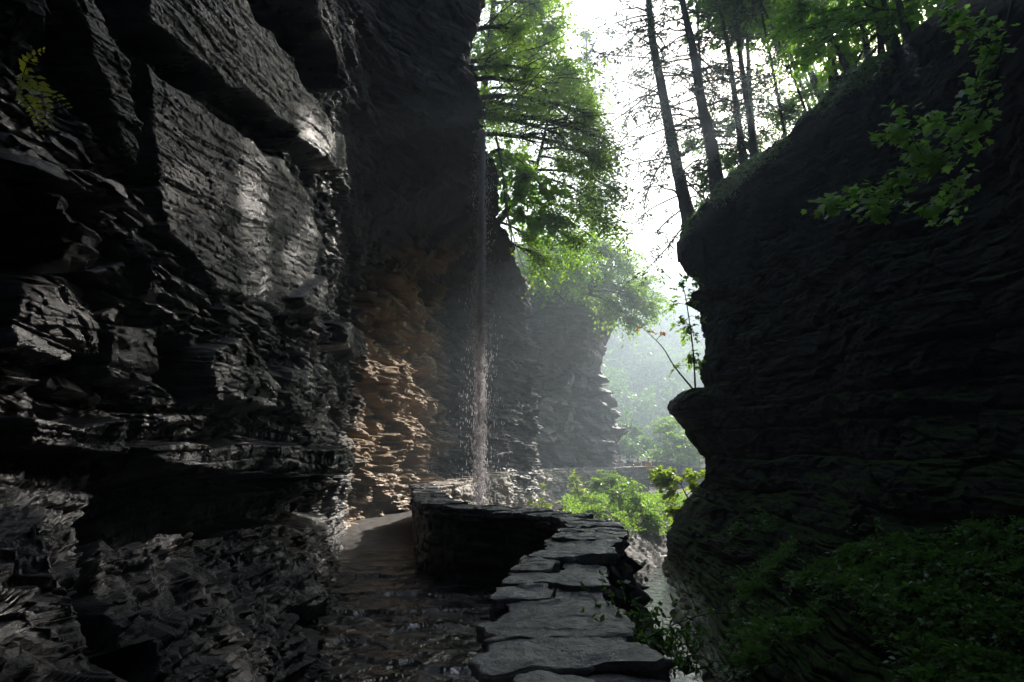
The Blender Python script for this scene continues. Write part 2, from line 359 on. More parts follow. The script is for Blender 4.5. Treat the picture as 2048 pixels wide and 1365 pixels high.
# ------------------------------------------------------------------ LEFT CLIFF
def left_cliff():
    rows = [-700, -250, 0, 100, 200, 300, 400, 500, 600, 780, 900, 960, 1060, 1200, 1365, 1520]
    sil = [990, 978, 960, 934, 950, 972, 995, 1022, 1053, 1066, 1068, 1068, 1068, 1068, 1068, 1068]
    dsil = [15.6, 15.6, 15.8, 15.9, 16, 16.4, 17.6, 21, 28, 32, 33.5, 33.5, 33.5, 33, 33, 33]
    c10d = [15.1]*5 + [15.4, 16.6, 20, 24, 25.2, 25.6, 25.6, 25.6, 25, 24, 23]
    c9d = [14.5]*5 + [14.7, 15.4, 17.8, 20.6, 21.8, 22.2, 22.2, 22.2, 22, 21, 20]
    c8d = [13.4]*6 + [13.9, 15.3, 16.6, 17.2, 17.5, 17.6, 17.8, 14, 12, 11]
    c7d = [11.2]*6 + [11.2, 11.5, 12, 12.8, 13.4, 13.8, 14.9, 10.5, 9, 8.5]
    base = {-260: 2.55, 0: 3.2, 210: 4.02, 430: 5.45, 560: 7.0, 640: 8.5}
    low = {960: {-260: 2.5, 0: 3.1, 210: 3.9, 430: 5.5, 560: 7.2, 640: 9.0},
           1060: {-260: 2.2, 0: 2.75, 210: 3.6, 430: 5.3, 560: 7.4, 640: 10.0},
           1200: {-260: 1.75, 0: 2.2, 210: 2.9, 430: 4.2, 560: 5.4, 640: 6.6},
           1365: {-260: 1.5, 0: 1.85, 210: 2.4, 430: 3.3, 560: 4.5, 640: 5.6},
           1520: {-260: 1.35, 0: 1.62, 210: 2.1, 430: 3.0, 560: 4.3, 640: 5.4}}
    g = []
    for i, py in enumerate(rows):
        bd = low.get(py, base)
        r = [P(px, py, bd[px]) for px in (-260, 0, 210, 430, 560, 640)]
        z0 = r[0][2]
        r = [np.array([5.0, -17, z0]), np.array([-1.0, -14, z0]), np.array([-2.6, -5, z0])] + r
        r += [P(685, py, c7d[i]), P(745, py, c8d[i]), P(840, py, c9d[i]), P(897 if py > 550 else 925, py, c10d[i])]
        e = P(sil[i], py, dsil[i]); r.append(e)
        r.append(e + np.array([-1.2, 2.5, 0])); r.append(e + np.array([-7, 5, 0]))
        g.append(r)
    lean = np.interp(np.arange(len(g[0])), [0, 7, 9, 20], [1, 1, .1, .1])
    top = [v + np.array([1.0 * l_, 0.1, 5.0]) for v, l_ in zip(g[0], lean)]
    top2 = [v + np.array([3.6 * l_, 0.1, 11.0]) for v, l_ in zip(g[0], lean)]  # unseen top shaped to lean over the path and cut sky light
    g = [top2, top] + g
    g = np.array(g)
    cc = [6, 8, 14, 110, 170, 200, 130, 90, 70, 70, 90, 90, 100, 14, 6]
    rc = [5, 10, 40, 60, 66, 66, 66, 66, 66, 66, 110, 80, 50, 90, 120, 110, 50]
    G = catmull(g, rc)
    G = np.swapaxes(catmull(np.swapaxes(G, 0, 1), cc), 0, 1)
    px, py = proj(G)
    front = G[..., 1] > .6
    # outward normal: towards the gorge
    N = gnormals(G)
    if (N[G.shape[0]//2, G.shape[1]//3] @ np.array([1, 0, 0])) < 0: N = -N
    hz = N.copy(); hz[..., 2] *= .4; hz = unit(hz)
    sl_ = np.linalg.norm(np.diff(G, axis=1), axis=2)
    s = np.concatenate([np.zeros((G.shape[0], 1)), np.cumsum(sl_, 1)], 1)
    an = sum(cc[:5]); s = s - s[:, an:an+1] + 10
    w1 = fbm(G, .5, 3, 5)
    z = G[..., 2] + .10 * w1 + .06 * np.minimum(s - 20, 8) * 0
    zb = z + .05 * s
    jx = px + 9 * fbm(G, 2.2, 3, 21) ; jy = py + 9 * fbm(G, 2.2, 3, 31)
    sv = np.concatenate([np.zeros((1, G.shape[1])), np.cumsum(np.linalg.norm(np.diff(G, axis=0), axis=2), 0)], 0)
    dk = np.clip(G[..., 1] / 5.0, .3, 1.0)
    D = np.zeros(s.shape); smooth = np.zeros(s.shape)
    feats = [
     ([(238,-70),(244,50),(330,118),(420,182),(545,272),(640,342),(662,338),(664,290),(600,185),(520,92),(430,-30),(400,-70)], .20, .93, 4),
     ([(412,176),(440,176),(560,268),(552,306),(480,262),(418,214)], -.45, .3, 5),
     ([(244,58),(335,122),(425,186),(420,205),(330,140),(246,78)], -.22, .3, 4),
     ([(556,285),(600,300),(645,350),(640,385),(600,350)], -.35, .2, 5),
     ([(258,112),(300,150),(420,236),(560,328),(618,385),(628,470),(612,640),(500,610),(420,578),(370,524),(310,470),(292,350),(288,250)], .08, .93, 6),
     ([(200,45),(243,62),(285,200),(291,340),(302,372),(262,378),(225,345),(217,250),(192,150)], -.5, 0, 8),
     ([(62,-30),(112,-30),(152,60),(200,150),(222,345),(172,292),(152,180),(100,90)], .2, .75, 6),
     ([(30,-30),(62,-30),(100,90),(150,200),(160,290),(120,240),(85,150)], -.35, 0, 8),
     ([(92,118),(150,225),(168,300),(220,345),(130,290),(100,200)], .12, .7, 8),
     ([(452,-30),(530,-30),(612,130),(632,190),(598,176),(520,88)], -.35, .5, 6),
     ([(532,-40),(566,-40),(640,150),(633,186),(604,112),(556,30)], .38, .6, 4),
     ([(-40,335),(60,348),(140,368),(184,398),(182,420),(120,402),(-40,372)], .24, .3, 6),
     ([(-40,375),(120,408),(190,432),(225,520),(150,545),(-40,530)], -.35, .2, 14),
     ([(-60,560),(60,570),(130,640),(150,720),(60,730),(-60,700)], .2, .5, 10),
     ([(150,650),(262,652),(276,740),(250,775),(162,762)], .2, .6, 9),
     ([(385,692),(430,676),(490,718),(520,768),(522,826),(380,802)], .2, .75, 7),
     ([(330,670),(380,690),(376,800),(330,770)], -.3, 0, 9),
     ([(545,738),(602,738),(600,846),(550,832)], .16, .75, 6),
     ([(-30,838),(90,858),(190,838),(202,930),(110,922),(-30,905)], .22, .25, 8),
     ([(200,906),(300,886),(350,892),(470,886),(590,896),(668,902),(668,944),(590,946),(450,952),(330,952),(260,966),(226,950)], .30, .35, 5),
     ([(205,968),(330,957),(668,950),(664,1036),(420,1058),(250,1072),(205,1040)], -.45, .3, 10),
     ([(460,990),(560,974),(664,954),(664,974),(560,990),(475,1006)], .40, .3, 4),
     ([(190,930),(216,930),(222,1040),(187,1130),(202,1200),(242,1258),(302,1280),(362,1375),(290,1375),(225,1292),(172,1230),(150,1100)], -.5, 0, 10),
     ([(596,1188),(740,1232),(752,1280),(692,1292),(640,1244)], -.25, .2, 8),
     ([(640,640),(712,660),(718,705),(680,715),(645,690)], .3, .8, 5),
     ([(560,590),(620,560),(640,620),(600,640)], .15, .5, 6),
    ]
    for poly, off, sm, soft in feats:
        m = sstep(-soft, soft, poly_sd(jx, jy, poly)) * front
        D += off * m; smooth = np.maximum(smooth, sm * m)
    rough = 1 - smooth
    over = sstep(670, 720, px) * (1 - sstep(470, 600, py)) * front
    rough = rough * (1 - .75 * over)
    alc = sstep(685, 730, px) * sstep(420, 560, py) * front
    shale = sstep(790, 880, py) * front * (1 - alc)
    flaky = sstep(1010, 1100, py) * front * (1 - alc)
    big = 1 - shale
    near = np.where(front, 1, 1.0)
    slope = sstep(1020, 1090, py) * front * (1 - alc)
    wob0 = .2 * fbm(G, 1.2, 2, 8)
    D += big * rough * dk * (.17 * blocks(s, zb, 103, .42, 2.0, .5, .5, wob0) + .06 * facets(s, zb, 1.3, .5, 3) + .06 * blocks(s, zb, 104, .13, .8, .6, .6, wob0) + .05 * facets(s, zb, .4, .13, 13))
    D += over * (.10 * blocks(s, z, 105, .7, 2.0, .8, .8, wob0) + .03 * blocks(s, z, 106, .2, .9, .8, .8, wob0) + .13 * facets(s, z, 1.3, .9, 107) + .05 * facets(s, z, .45, .3, 108))
    D += (.4 + .6 * big) * (1 - slope) * rough * .028 * dk * facets(s, zb, .17, .06, 23)
    wob = .2 * fbm(G, 1.2, 2, 8)
    zs = z * (1 - slope) + sv * slope
    D += shale * rough * dk * ((.12 - .10 * slope) * blocks(s, z, 4, .30, 1.3, wob=wob) + (.05 - .045 * slope) * blocks(s, z, 6, .07, .45, wob=wob))
    D += shale * (1 - slope) * .7 * rough * (.015 * facets(s, sv, .08, .06, 33, 1.3) + .009 * facets(s, sv, .04, .035, 34, 1.3))
    D += slope * .07 * fbm(G, 2.0, 1, 36)
    D += flaky * .10 * dk * fbm(G, 1.3, 1, 77)
    # smooth slabs: fine horizontal partings and water ripples
    D += smooth * (.016 * blocks(s, z - .16 * s + .05 * fbm(G, 1.2, 3, 42), 9, .20, 2.5, .5, .7, wob) + .011 * blocks(s, z - .16 * s + .05 * fbm(G, 1.2, 3, 42), 10, .055, .9, .6, .5, wob) + .006 * facets(s, z - .16 * s, .45, .10, 43, 1.2) + .008 * fbm(G * np.array([1, 1, 2.2]), 3.0, 4, 41) + .005 * facets(s, z, .05, .03, 55))
    # alcove: coarse crags
    alc2 = alc * (1 - .25 * sstep(880, 960, px))
    D += alc2 * (.30 * facets(s, z, 2.6, .7, 63, 1.0) + .12 * facets(s, z, 1.4, .45, 65, 1.0) + .04 * facets(s, z, .5, .14, 67) + .14 * blocks(s, z, 68, .34, 2.4) + .035 * blocks(s, z, 69, .12, 1.2))
    D += .02 * fbm(G, 6, 3, 90) * rough
    sl = np.clip(np.abs(px - 1024) < 2000, 0, 1)
    dirn = unit(hz * (1 - slope[..., None]) + N * slope[..., None])
    G2 = G + dirn * D[..., None]
    zt = G2[..., 2] + .07 * fbm(G, 1.0, 2, 78)
    for st, amt in ((.17, .8), (.055, .75), (.022, .6)):
        fr = zt / st + .25 * hsh(np.floor(zt / st), np.full(zt.shape, 5)); fr = fr - np.floor(fr)
        shift = st * (sstep(.45, 1.0, fr) - fr)
        G2[..., 2] += slope * amt * shift; zt = zt + shift * amt
    zf = G2[..., 2]; s2 = s + .3 * fbm(G2, 3, 2, 80)
    fine = .030 * blocks(s2, zf, 81, .06, .35, .6, .4) + .022 * facets(s2, zf, .16, .07, 82, 1.0) + .012 * facets(s2, zf, .06, .03, 83, 1.0)
    G2 = G2 + hz * (slope * fine)[..., None]
    me = grid_mesh('left_cliff', G2)
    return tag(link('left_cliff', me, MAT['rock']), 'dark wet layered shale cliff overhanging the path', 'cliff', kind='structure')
left_cliff()

# ------------------------------------------------------------------ HEADLAND
def headland():
    rows = [1010, 950, 930, 870, 820, 780, 750, 720, 680, 640, 600, 570, 540]
    sil =  [1228, 1228, 1226, 1222, 1215, 1198, 1190, 1195, 1208, 1224, 1230, 1225, 1215]
    g = []
    for py, sx in zip(rows, sil):
        ov = -2.2 * sstep(760, 620, py) if py < 760 else 0
        und = 1.2 * math.exp(-((py - 745) / 40) ** 2)
        r = [P(985, py, 40), P(1050, py, 40.5 + und), P(1085, py, 41 + und + ov * .3), P(1150, py, 43 + und + ov)]
        e = P(sx, py, 45 + ov * .5); r += [P(sx - 22, py, 44 + und * .4 + ov), e, e + np.array([.3, 2.5, 0]), e + np.array([-2, 9, 0])]
        g.append(r)
    g.append([v + np.array([-.5, 2.5, .7]) for v in g[-1]])
    g.append([v + np.array([-3, 9, 4.5]) for v in g[-2]])
    g = np.array(g)
    G = catmull(g, 26); G = np.swapaxes(catmull(np.swapaxes(G, 0, 1), [20, 60, 90, 80, 40, 24, 10]), 0, 1)
    N = gnormals(G)
    if N[100, 100] @ np.array([0, -1, 0]) < 0: N = -N
    N[..., 2] *= .3; N = unit(N)
    px, py = proj(G); z = G[..., 2] + .15 * fbm(G, .3, 3, 2)
    s = np.broadcast_to(np.concatenate([[0], np.cumsum(np.linalg.norm(np.diff(G[120], axis=0), axis=1))])[None], G.shape[:2])
    lo = sstep(720, 770, py)
    D = lo * (.55 * facets(s, z, 1.6, 1.1, 5, 1.5) + .30 * facets(s, z, .8, .6, 7, 1.4) + .15 * blocks(s, z, 8, .35, 1.4))
    D += (1 - lo) * (.12 * blocks(s, z, 9, .4, 3) + .10 * facets(s, z, 1.2, .4, 11)) + .1 * fbm(G, 1.5, 4, 3)
    me = grid_mesh('far_cliff', G + N * D[..., None])
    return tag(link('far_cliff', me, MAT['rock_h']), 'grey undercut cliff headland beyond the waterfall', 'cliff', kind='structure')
headland()

# ------------------------------------------------------------------ RIGHT CLIFF
R_SIL = [(1175,1322),(1150,1336),(1120,1346),(1090,1351),(1060,1364),(1030,1380),(1000,1402),(975,1418),(950,1428),(920,1431),(895,1412),(870,1392),(850,1378),
         (830,1360),(812,1354),(796,1362),(784,1374),(777,1412),(768,1430),(745,1421),(715,1420),(690,1428),(665,1426),(640,1430),(618,1424),(602,1418),(590,1392),(582,1402),
         (560,1416),(535,1402),(510,1388),(490,1380),(468,1372),(448,1380)]
def right_cliff():
    n = len(R_SIL); V = np.linspace(0, 1, n)
    def prof(kn):
        kn = np.array(kn, float)
        return np.interp(V, kn[:, 0], kn[:, 1]), np.interp(V, kn[:, 0], kn[:, 2]), np.interp(V, kn[:, 0], kn[:, 3])
    # (v, px, py, d)
    c2 = prof([(0,1345,1215,20.5),(.12,1375,1130,21.5),(.3,1465,930,22.3),(.5,1430,790,22.3),(.75,1465,600,22.6),(1,1436,372,23)])
    c3 = prof([(0,1415,1345,13.0),(.08,1440,1290,13.6),(.2,1500,1140,16.5),(.35,1560,960,19.2),(.6,1560,640,20.2),(.85,1560,400,20.6),(1,1535,300,21)])
    c4 = prof([(0,1520,1420,10.3),(.1,1560,1330,11),(.25,1640,1130,14),(.4,1700,930,16.2),(.7,1700,450,17.4),(1,1690,160,18.4)])
    c5 = prof([(0,1690,1480,8.6),(.12,1740,1330,9.7),(.3,1800,1090,12),(.5,1850,800,14.2),(.8,1850,300,15.4),(1,1815,85,16.2)])
    c6 = prof([(0,2000,1600,6.2),(.15,2080,1330,8.2),(.3,2090,1080,9.8),(.5,2090,800,11.5),(.8,2060,250,12.4),(1,1960,-90,13.2)])
    g = []
    for i in range(n):
        py, sx = R_SIL[i]
        e = P(sx, py, 24)
        r = [e + np.array([4.2, 3.0, 0]), e + np.array([.5, 2.2, 0]), e]
        for c in (c2, c3, c4, c5, c6): r.append(P(c[0][i], c[1][i], c[2][i]))
        z = r[-1][2]
        zz = z + (z + 2.4) * .45  # unseen cliff behind the camera heightened to cut sky light
        r += [np.array([7.4 + .10 * z, 4, z * 1.15]), np.array([6.0, -6, zz]), np.array([7.0, -22, zz])]
        g.append(r)
    k = len(g[0])
    rise = np.linspace(0, 1, k)
    hh = np.interp(np.arange(k), [0, 3, 4, 5, 6, 7, 8, 10], [-.3, 1.2, 2.3, 2.9, 3.4, 5, 8, 9])  # hidden ground behind the rim raised to block the sun
    back1 = [v + np.array([1.4, 1.6, .25 + .3 * t]) for v, t in zip(g[-1], hh)]
    back2 = [v + np.array([4.0, 3.5, .2 + 1.0 * t]) for v, t in zip(g[-1], hh)]
    back3 = [v + np.array([8.5, 6, -3 + 1.9 * t]) for v, t in zip(g[-1], hh)]
    foot = [v + np.array([-.3, -.5, -1.2]) for v in g[0]]
    g = np.array([foot] + g + [back1, back2, back3])
    G = catmull(g, [10] + [22] * (n - 1) + [50, 16, 8])
    G = np.swapaxes(catmull(np.swapaxes(G, 0, 1), [14, 40, 60, 110, 110, 110, 110, 30, 14, 8]), 0, 1)
    N = gnormals(G)
    mm = N[G.shape[0]//2, 200]
    if mm @ np.array([-.5, -.8, 0]) < 0: N = -N
    hz = N.copy(); hz[..., 2] *= .5; hz = unit(hz)
    px, py = proj(G)
    s = np.broadcast_to(np.concatenate([[0], np.cumsum(np.linalg.norm(np.diff(G[300], axis=0), axis=1))])[None], G.shape[:2])
    z = G[..., 2] + .12 * fbm(G, .35, 3, 2)
    lowm = sstep(1000, 1180, py)
    rowi = np.arange(G.shape[0])[:, None] * np.ones((1, G.shape[1]))
    top = sstep(G.shape[0] - 100, G.shape[0] - 60, rowi)
    wob = .25 * fbm(G, .8, 2, 6)
    sil_col = np.arange(G.shape[1])[None] * np.ones((G.shape[0], 1)); sm = .5 + .5 * sstep(70, 140, sil_col)
    D = (1 - top) * sm * .6 * (1 - .6 * lowm) * (.30 * blocks(s, z, 41, .8, 3.2, wob=wob) + .20 * facets(s, z, 1.2, .5, 43) + .055 * blocks(s, z, 44, .16, .9, wob=wob) + .06 * facets(s, z, .35, .14, 48) + .02 * blocks(s, z, 45, .05, .5, wob=wob)) + (1 - top) * sstep(70, 150, sil_col) * .35 * (1 - lowm) * fbm(G, .28, 3, 49)
    D += lowm * (.16 * blocks(s, z + .1 * fbm(G, .9, 2, 9), 46, .22, 7, .2, .6, wob) + .07 * blocks(s, z + .07 * fbm(G, 1.2, 3, 10), 47, .07, 4, .2, .6, wob))
    D += top * (.22 * fbm(G, 1.1, 4, 51)) + .05 * fbm(G, 2, 4, 52)
    G2 = G + hz * D[..., None]
    me = grid_mesh('right_cliff', G2)
    tag(link('right_cliff', me, MAT['rock_r']), 'dark shadowed shale cliff with mossy rim and stepped foot', 'cliff', kind='structure')
    return G2, hz, px, py
RG, RN, Rpx, Rpy = right_cliff()

# ------------------------------------------------------------------ GROUND, PATH, STREAM
ZS = -2.4
STREAM = np.array([(3.2,-20),(2.8,-6),(2.4,2),(2.5,8),(2.95,13),(3.15,16.5),(3.9,20),(4.9,23.6),(6.0,26.5),(9,30),(15,34),(28,40)], float)
WALL = np.array([(.62,-6),(.55,-2),(.42,.8),(.27,2.1),(.17,3.3),(.28,4.4),(.58,5.7),(.80,6.8),(.66,7.8),(.15,8.7),(-.52,9.3),(-1.12,10.5),(-1.55,13.1),(-2.1,16.6)], float)
WALL2 = np.array([(-2.1,16.9),(-1.75,19.2),(-1.2,25),(-.5,29),(.95,35.5),(3.6,41),(6.6,44),(8.6,44.6)], float)
def seg_dist(x, y, poly):
    best = np.full(x.shape, 1e9)
    for a, b in zip(poly[:-1], poly[1:]):
        e = b - a; t = np.clip(((x-a[0])*e[0] + (y-a[1])*e[1]) / (e @ e), 0, 1)
        best = np.minimum(best, np.hypot(x - a[0] - t*e[0], y - a[1] - t*e[1]))
    return best
sx_of = lambda y: np.interp(y, STREAM[:, 1], STREAM[:, 0])
wx_of = lambda y: np.interp(y, np.concatenate([WALL[:, 1], WALL2[1:, 1]]), np.concatenate([WALL[:, 0], WALL2[1:, 0]]))
def ground_z(x, y, detail=True):
    d = seg_dist(x, y, STREAM) - .55
    p3 = np.stack([x, y, 0*x], -1)
    d = d + .35 * fbm(p3, .7, 3, 12)
    left = x < sx_of(y)
    slope = np.where(left, np.where(y < 10, 1.6, .62), .5)
    z = ZS + np.maximum(d, -.35) * slope + .12 * fbm(p3, 1.1, 4, 13)
    cap = np.interp(y, [12, 17, 24, 34], [-.1, -.15, -.55, -.7]) + .15 * fbm(p3, .9, 3, 14)
    cap = np.where(left & (y < 10), -.5, cap)
    z = np.minimum(z, np.where(left, cap, .5))
    if detail:
        zq = z + .08 * fbm(p3, 1.5, 2, 15)
        st = .13
        q = np.floor(zq / st) * st + st * sstep(.72, 1, zq / st - np.floor(zq / st))
        k = np.clip((-.25 - z) / .5, 0, 1)
        z = z + (q - zq) * k + .03 * fbm(p3, 5, 3, 16)
    far = np.clip(y - 48, 0, 400)
    z = z + .02 * far * (y > 48)
    return z
def ground():
    ys = np.concatenate([np.linspace(-24, 8, 40), np.linspace(8.1, 36, 420), np.linspace(36.3, 200, 90)])
    u = np.concatenate([np.linspace(-30, -5, 16), np.linspace(-4.8, 14, 300), np.linspace(14.5, 60, 24)])
    X, Y = np.meshgrid(u, ys)
    Z = ground_z(X, Y)
    # under the path the ground is lower
    inside = (X < wx_of(Y) + .1)
    Z = np.where(inside & (Y < 46), np.minimum(Z, -.12), Z)
    me = grid_mesh('ground', np.stack([X, Y, Z], -1))
    tag(link('ground', me, MAT['ground']), 'shale gorge floor and rubble bank', 'ground', kind='structure')
ground()
def path():
    # strip between the cliff foot and the parapets
    ys = np.concatenate([np.linspace(-18, 2, 40), np.linspace(2.03, 12, 420), np.linspace(12.1, 47, 160)])
    wx = wx_of(ys) + .05
    wx = np.where((ys > 4.5) & (ys < 11), np.interp(ys, [4.5, 6.8, 7.6, 11], [.3, .85, .7, -1.2]), wx)
    fx = np.interp(ys, [-18, 0, 5, 10, 15, 21, 26, 36, 47], [-4, -3, -3, -4, -6, -6.5, -5, -2.5, 1])
    t = np.linspace(0, 1, 240)
    X = fx[:, None] + (wx - fx)[:, None] * t[None]; Y = ys[:, None] * np.ones_like(X)
    p3 = np.stack([X, Y, 0*X], -1)
    f = facets(X + .1 * fbm(p3, 2, 2, 4), Y, .55, .32, 91, .5)
    Z = .026 * f * sstep(14, 6, Y) + .02 * fbm(p3, 1.3, 3, 92) + 0.006 * facets(X, Y, .26, .18, 93, 1.0) * sstep(13, 8, Y) + .010 * fbm(p3, 6, 3, 94)
    Z = Z + .12 * sstep(9, 14, Y) * 0
    me = grid_mesh('path', np.stack([X, Y, Z], -1))
    tag(link('path', me, MAT['path'], smooth=False), 'wet stone footpath with puddles between cliff and wall', 'path', kind='structure')
path()
def stream():
    pts = catmull(STREAM, 14)
    t = unit(np.gradient(pts, axis=0)); nr = np.stack([t[:, 1], -t[:, 0]], -1)
    w = np.linspace(-1.6, 1.6, 24)
    XY = pts[:, None] + nr[:, None] * w[None, :, None]
    zz = np.full(XY.shape[:2], ZS + .02)
    G = np.concatenate([XY, zz[..., None]], -1)
    me = grid_mesh('stream', G)
    tag(link('stream', me, MAT['water'], smooth=True), 'narrow bright stream at the bottom of the gorge', 'water', kind='structure')
stream()

# ------------------------------------------------------------------ PARAPET WALLS
def resample(poly, step):
    p = catmull(poly, 24)
    L = np.concatenate([[0], np.cumsum(np.linalg.norm(np.diff(p, axis=0), axis=1))])
    n = max(2, int(L[-1] / step)); q = np.linspace(0, L[-1], n)
    return np.stack([np.interp(q, L, p[:, 0]), np.interp(q, L, p[:, 1])], -1), q
def wall_body(name, poly, half, top, inner, outer, mat, parent, step, seed, th, ln, amp):
    pts, q = resample(poly, step)
    t = unit(np.gradient(pts, axis=0)); nr = np.stack([t[:, 1], -t[:, 0]], -1)  # to the right = gorge side
    zi = np.linspace(inner, top, 46); zo = np.linspace(top, outer, 80)
    off = np.concatenate([-half * np.ones(46) , np.linspace(-half, half, 8)[1:-1], half + .30 * (top - zo) ** .9 * (0.5 if outer < -1 else .1)])
    zz = np.concatenate([zi, np.full(6, top), zo])
    XY = pts[:, None] + nr[:, None] * off[None, :, None]
    G = np.concatenate([XY, np.broadcast_to(zz[None, :, None], XY.shape[:2] + (1,))], -1)
    S = np.broadcast_to(q[:, None], G.shape[:2]); Z = G[..., 2]
    sd = np.concatenate([-np.ones(46), np.zeros(6), np.ones(80)])
    D = amp * blocks(S, Z + .03 * fbm(G, 1.2, 2, 4), seed, th, ln, .5, 1.0) + amp * .4 * facets(S, Z, .25, .1, seed + 3) + amp * .5 * fbm(G, 4, 3, seed)
    if outer < -1:
        D = D + np.where(sd > 0, 1, 0)[None] * (.16 * facets(S, Z, .7, .35, seed + 9) + .08 * facets(S, Z, .25, .12, seed + 10)) * np.clip((top - Z) / .4, 0, 1)
    G[..., :2] += nr[:, None] * (sd[None, :] * D)[..., None]
    me = grid_mesh(name, G)
    return link(name, me, mat, parent)
def cap_stone(parent, c, t, nr, length, width, thick, z, mat, tilt, seed, res=(30, 60)):
    """an irregular flat slab: outline roughened, top uneven, broken edges"""
    r = np.random.default_rng(seed)
    n, k = res
    an = np.linspace(0, 2 * math.pi, k, endpoint=False)
    p = 16.0
    rad = (np.abs(np.cos(an)) ** p + np.abs(np.sin(an)) ** p) ** (-1 / p)
    ph = r.random(6) * 6.3
    kq = np.floor(an / (2 * math.pi) * 11 + r.random())
    chip = hsh(kq, np.full(k, seed)) ** 2 * .24
    rad = rad * (1 - chip + .02 * np.sin(3 * an + ph[0]) + .02 * np.sin(5 * an + ph[1]) + .025 * (r.random(k) - .5))
    sk = (r.random() - .5) * .5
    rings = []
    lv = np.concatenate([np.linspace(.02, .985, n)])
    ca, sa = np.cos(an), np.sin(an)
    for f in lv: rings.append((f, 0.0))
    rings += [(1.0, -.006)]
    nl = r.integers(2, 5); zc = 0.0
    for q in range(nl):
        o_ = 1.0 + (r.random() - .5) * .05
        z1 = thick * (q + .7 + .3 * r.random()) / nl
        rings += [(o_, -zc - .008), (o_ + .004, -z1)]; zc = z1 + .004
    rings += [(.5, -zc)]
    V = []
    for f, dz in rings:
        a = ca * rad * f * length / 2; b = sa * rad * f * width / 2
        a = a + b * sk
        xy = c[None] + a[:, None] * t[None] + b[:, None] * nr[None]
        if dz < -.003:
            xy = xy + (hsh(np.floor(an * 3.2 + 9 * dz), np.full(k, seed))[:, None] - .5) * .035 * (nr[None] * sa[:, None] + t[None] * ca[:, None])
        zz = z + dz + tilt[0] * a + tilt[1] * b
        V.append(np.concatenate([xy, np.broadcast_to(zz, (k,))[:, None]], 1))
    V = np.array(V)
    top = (np.arange(len(rings)) < n)[:, None]
    bumpz = .012 * fbm(V, 2.5, 4, seed % 97) + .009 * fbm(V, 12, 4, seed % 91) + (.007 if thick > .05 else .01) * facets(V[..., 0] + .3 * V[..., 1], V[..., 1], .35, .22, seed % 31, .8)
    V[..., 2] += np.where(top | (np.arange(len(rings)) == n)[:, None], bumpz, bumpz * .5)
    i = np.arange(len(rings) * k).reshape(len(rings), k)
    q = np.stack([i[:-1], np.roll(i, -1, 1)[:-1], np.roll(i, -1, 1)[1:], i[1:]], -1).reshape(-1, 4)
    q = q[:, ::-1]
    ff = np.concatenate([q.ravel(), i[0][::-1], i[-1]]); sz = np.concatenate([np.full(len(q), 4), [k, k]])
    me = np_mesh('cap_stone', V.reshape(-1, 3), ff, sz)
    return link('cap_stone', me, mat, parent)
def caps(poly, parent, half, z, mat, lmin, lmax, seed, start=0.0, drop=None, res=(30, 60), thick=(.07, .12), end=1e9, one=False):
    pts, q = resample(poly, .02)
    t = unit(np.gradient(pts, axis=0))
    r = random.Random(seed); s = start; k = 0
    while s < min(q[-1], end):
        L = r.uniform(lmin, lmax)
        i = min(len(q) - 1, np.searchsorted(q, s + L / 2))
        c, tt = pts[i], t[i]; nr = np.array([tt[1], -tt[0]])
        w = half * 2 * r.uniform(1.0, 1.22)
        th = r.uniform(*thick)
        two = r.random() < .3 and not one
        zz = z + r.uniform(-.014, .016) + (np.interp(s, *drop) if drop else 0)
        tl = (r.uniform(-.05, .02), r.uniform(-.05, .05))
        if two:
            f = r.uniform(.4, .6)
            cap_stone(parent, c - nr * w * (.5 - f / 2), tt, nr, L * 1.04, w * f * .98, th, zz, mat, tl, seed * 977 + k, res); k += 1
            cap_stone(parent, c + nr * w * (.5 - (1 - f) / 2), tt, nr, L * r.uniform(.9, 1.04), w * (1 - f) * .98, th, zz - r.uniform(.01, .05), mat, (tl[1], tl[0]), seed * 977 + k, res); k += 1
        else:
            cap_stone(parent, c + nr * r.uniform(-.04, .04), tt, nr, L * r.uniform(1.06, 1.16), w, th, zz, mat, tl, seed * 977 + k, res); k += 1
        s += L * .98
    return k
w1 = empty('stone_wall', (.3, 3, 0), 'dark dry-stone parapet with flat wet cap stones curving along the near path', 'wall')
rel(w1, wall_body('wall_body', WALL, .25, .83, -.3, -2.7, MAT['stone'], w1, .022, 71, .13, .42, .035))
nb = len(bpy.data.objects)
caps(WALL, w1, .255, .80, MAT['cap'], .35, .7, 15, start=4.0, drop=([5.5, 12.5, 15], [-.03, .07, .05]), thick=(.05, .08), res=(6, 60), one=True)
caps(WALL, w1, .265, .88, MAT['cap'], .24, .52, 5, start=4.0, drop=([5.5, 12.5, 15], [-.03, .07, .05]), thick=(.055, .11))
# a second, lower course of broken slabs shows between the caps on the bend
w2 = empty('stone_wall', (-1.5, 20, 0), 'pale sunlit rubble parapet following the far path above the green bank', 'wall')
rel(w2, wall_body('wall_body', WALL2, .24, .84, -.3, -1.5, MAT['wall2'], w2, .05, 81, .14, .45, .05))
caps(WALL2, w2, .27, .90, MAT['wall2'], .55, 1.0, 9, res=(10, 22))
for o in list(w1.children) + list(w2.children):
    if o.name.startswith('cap'): rel(o.parent, o)

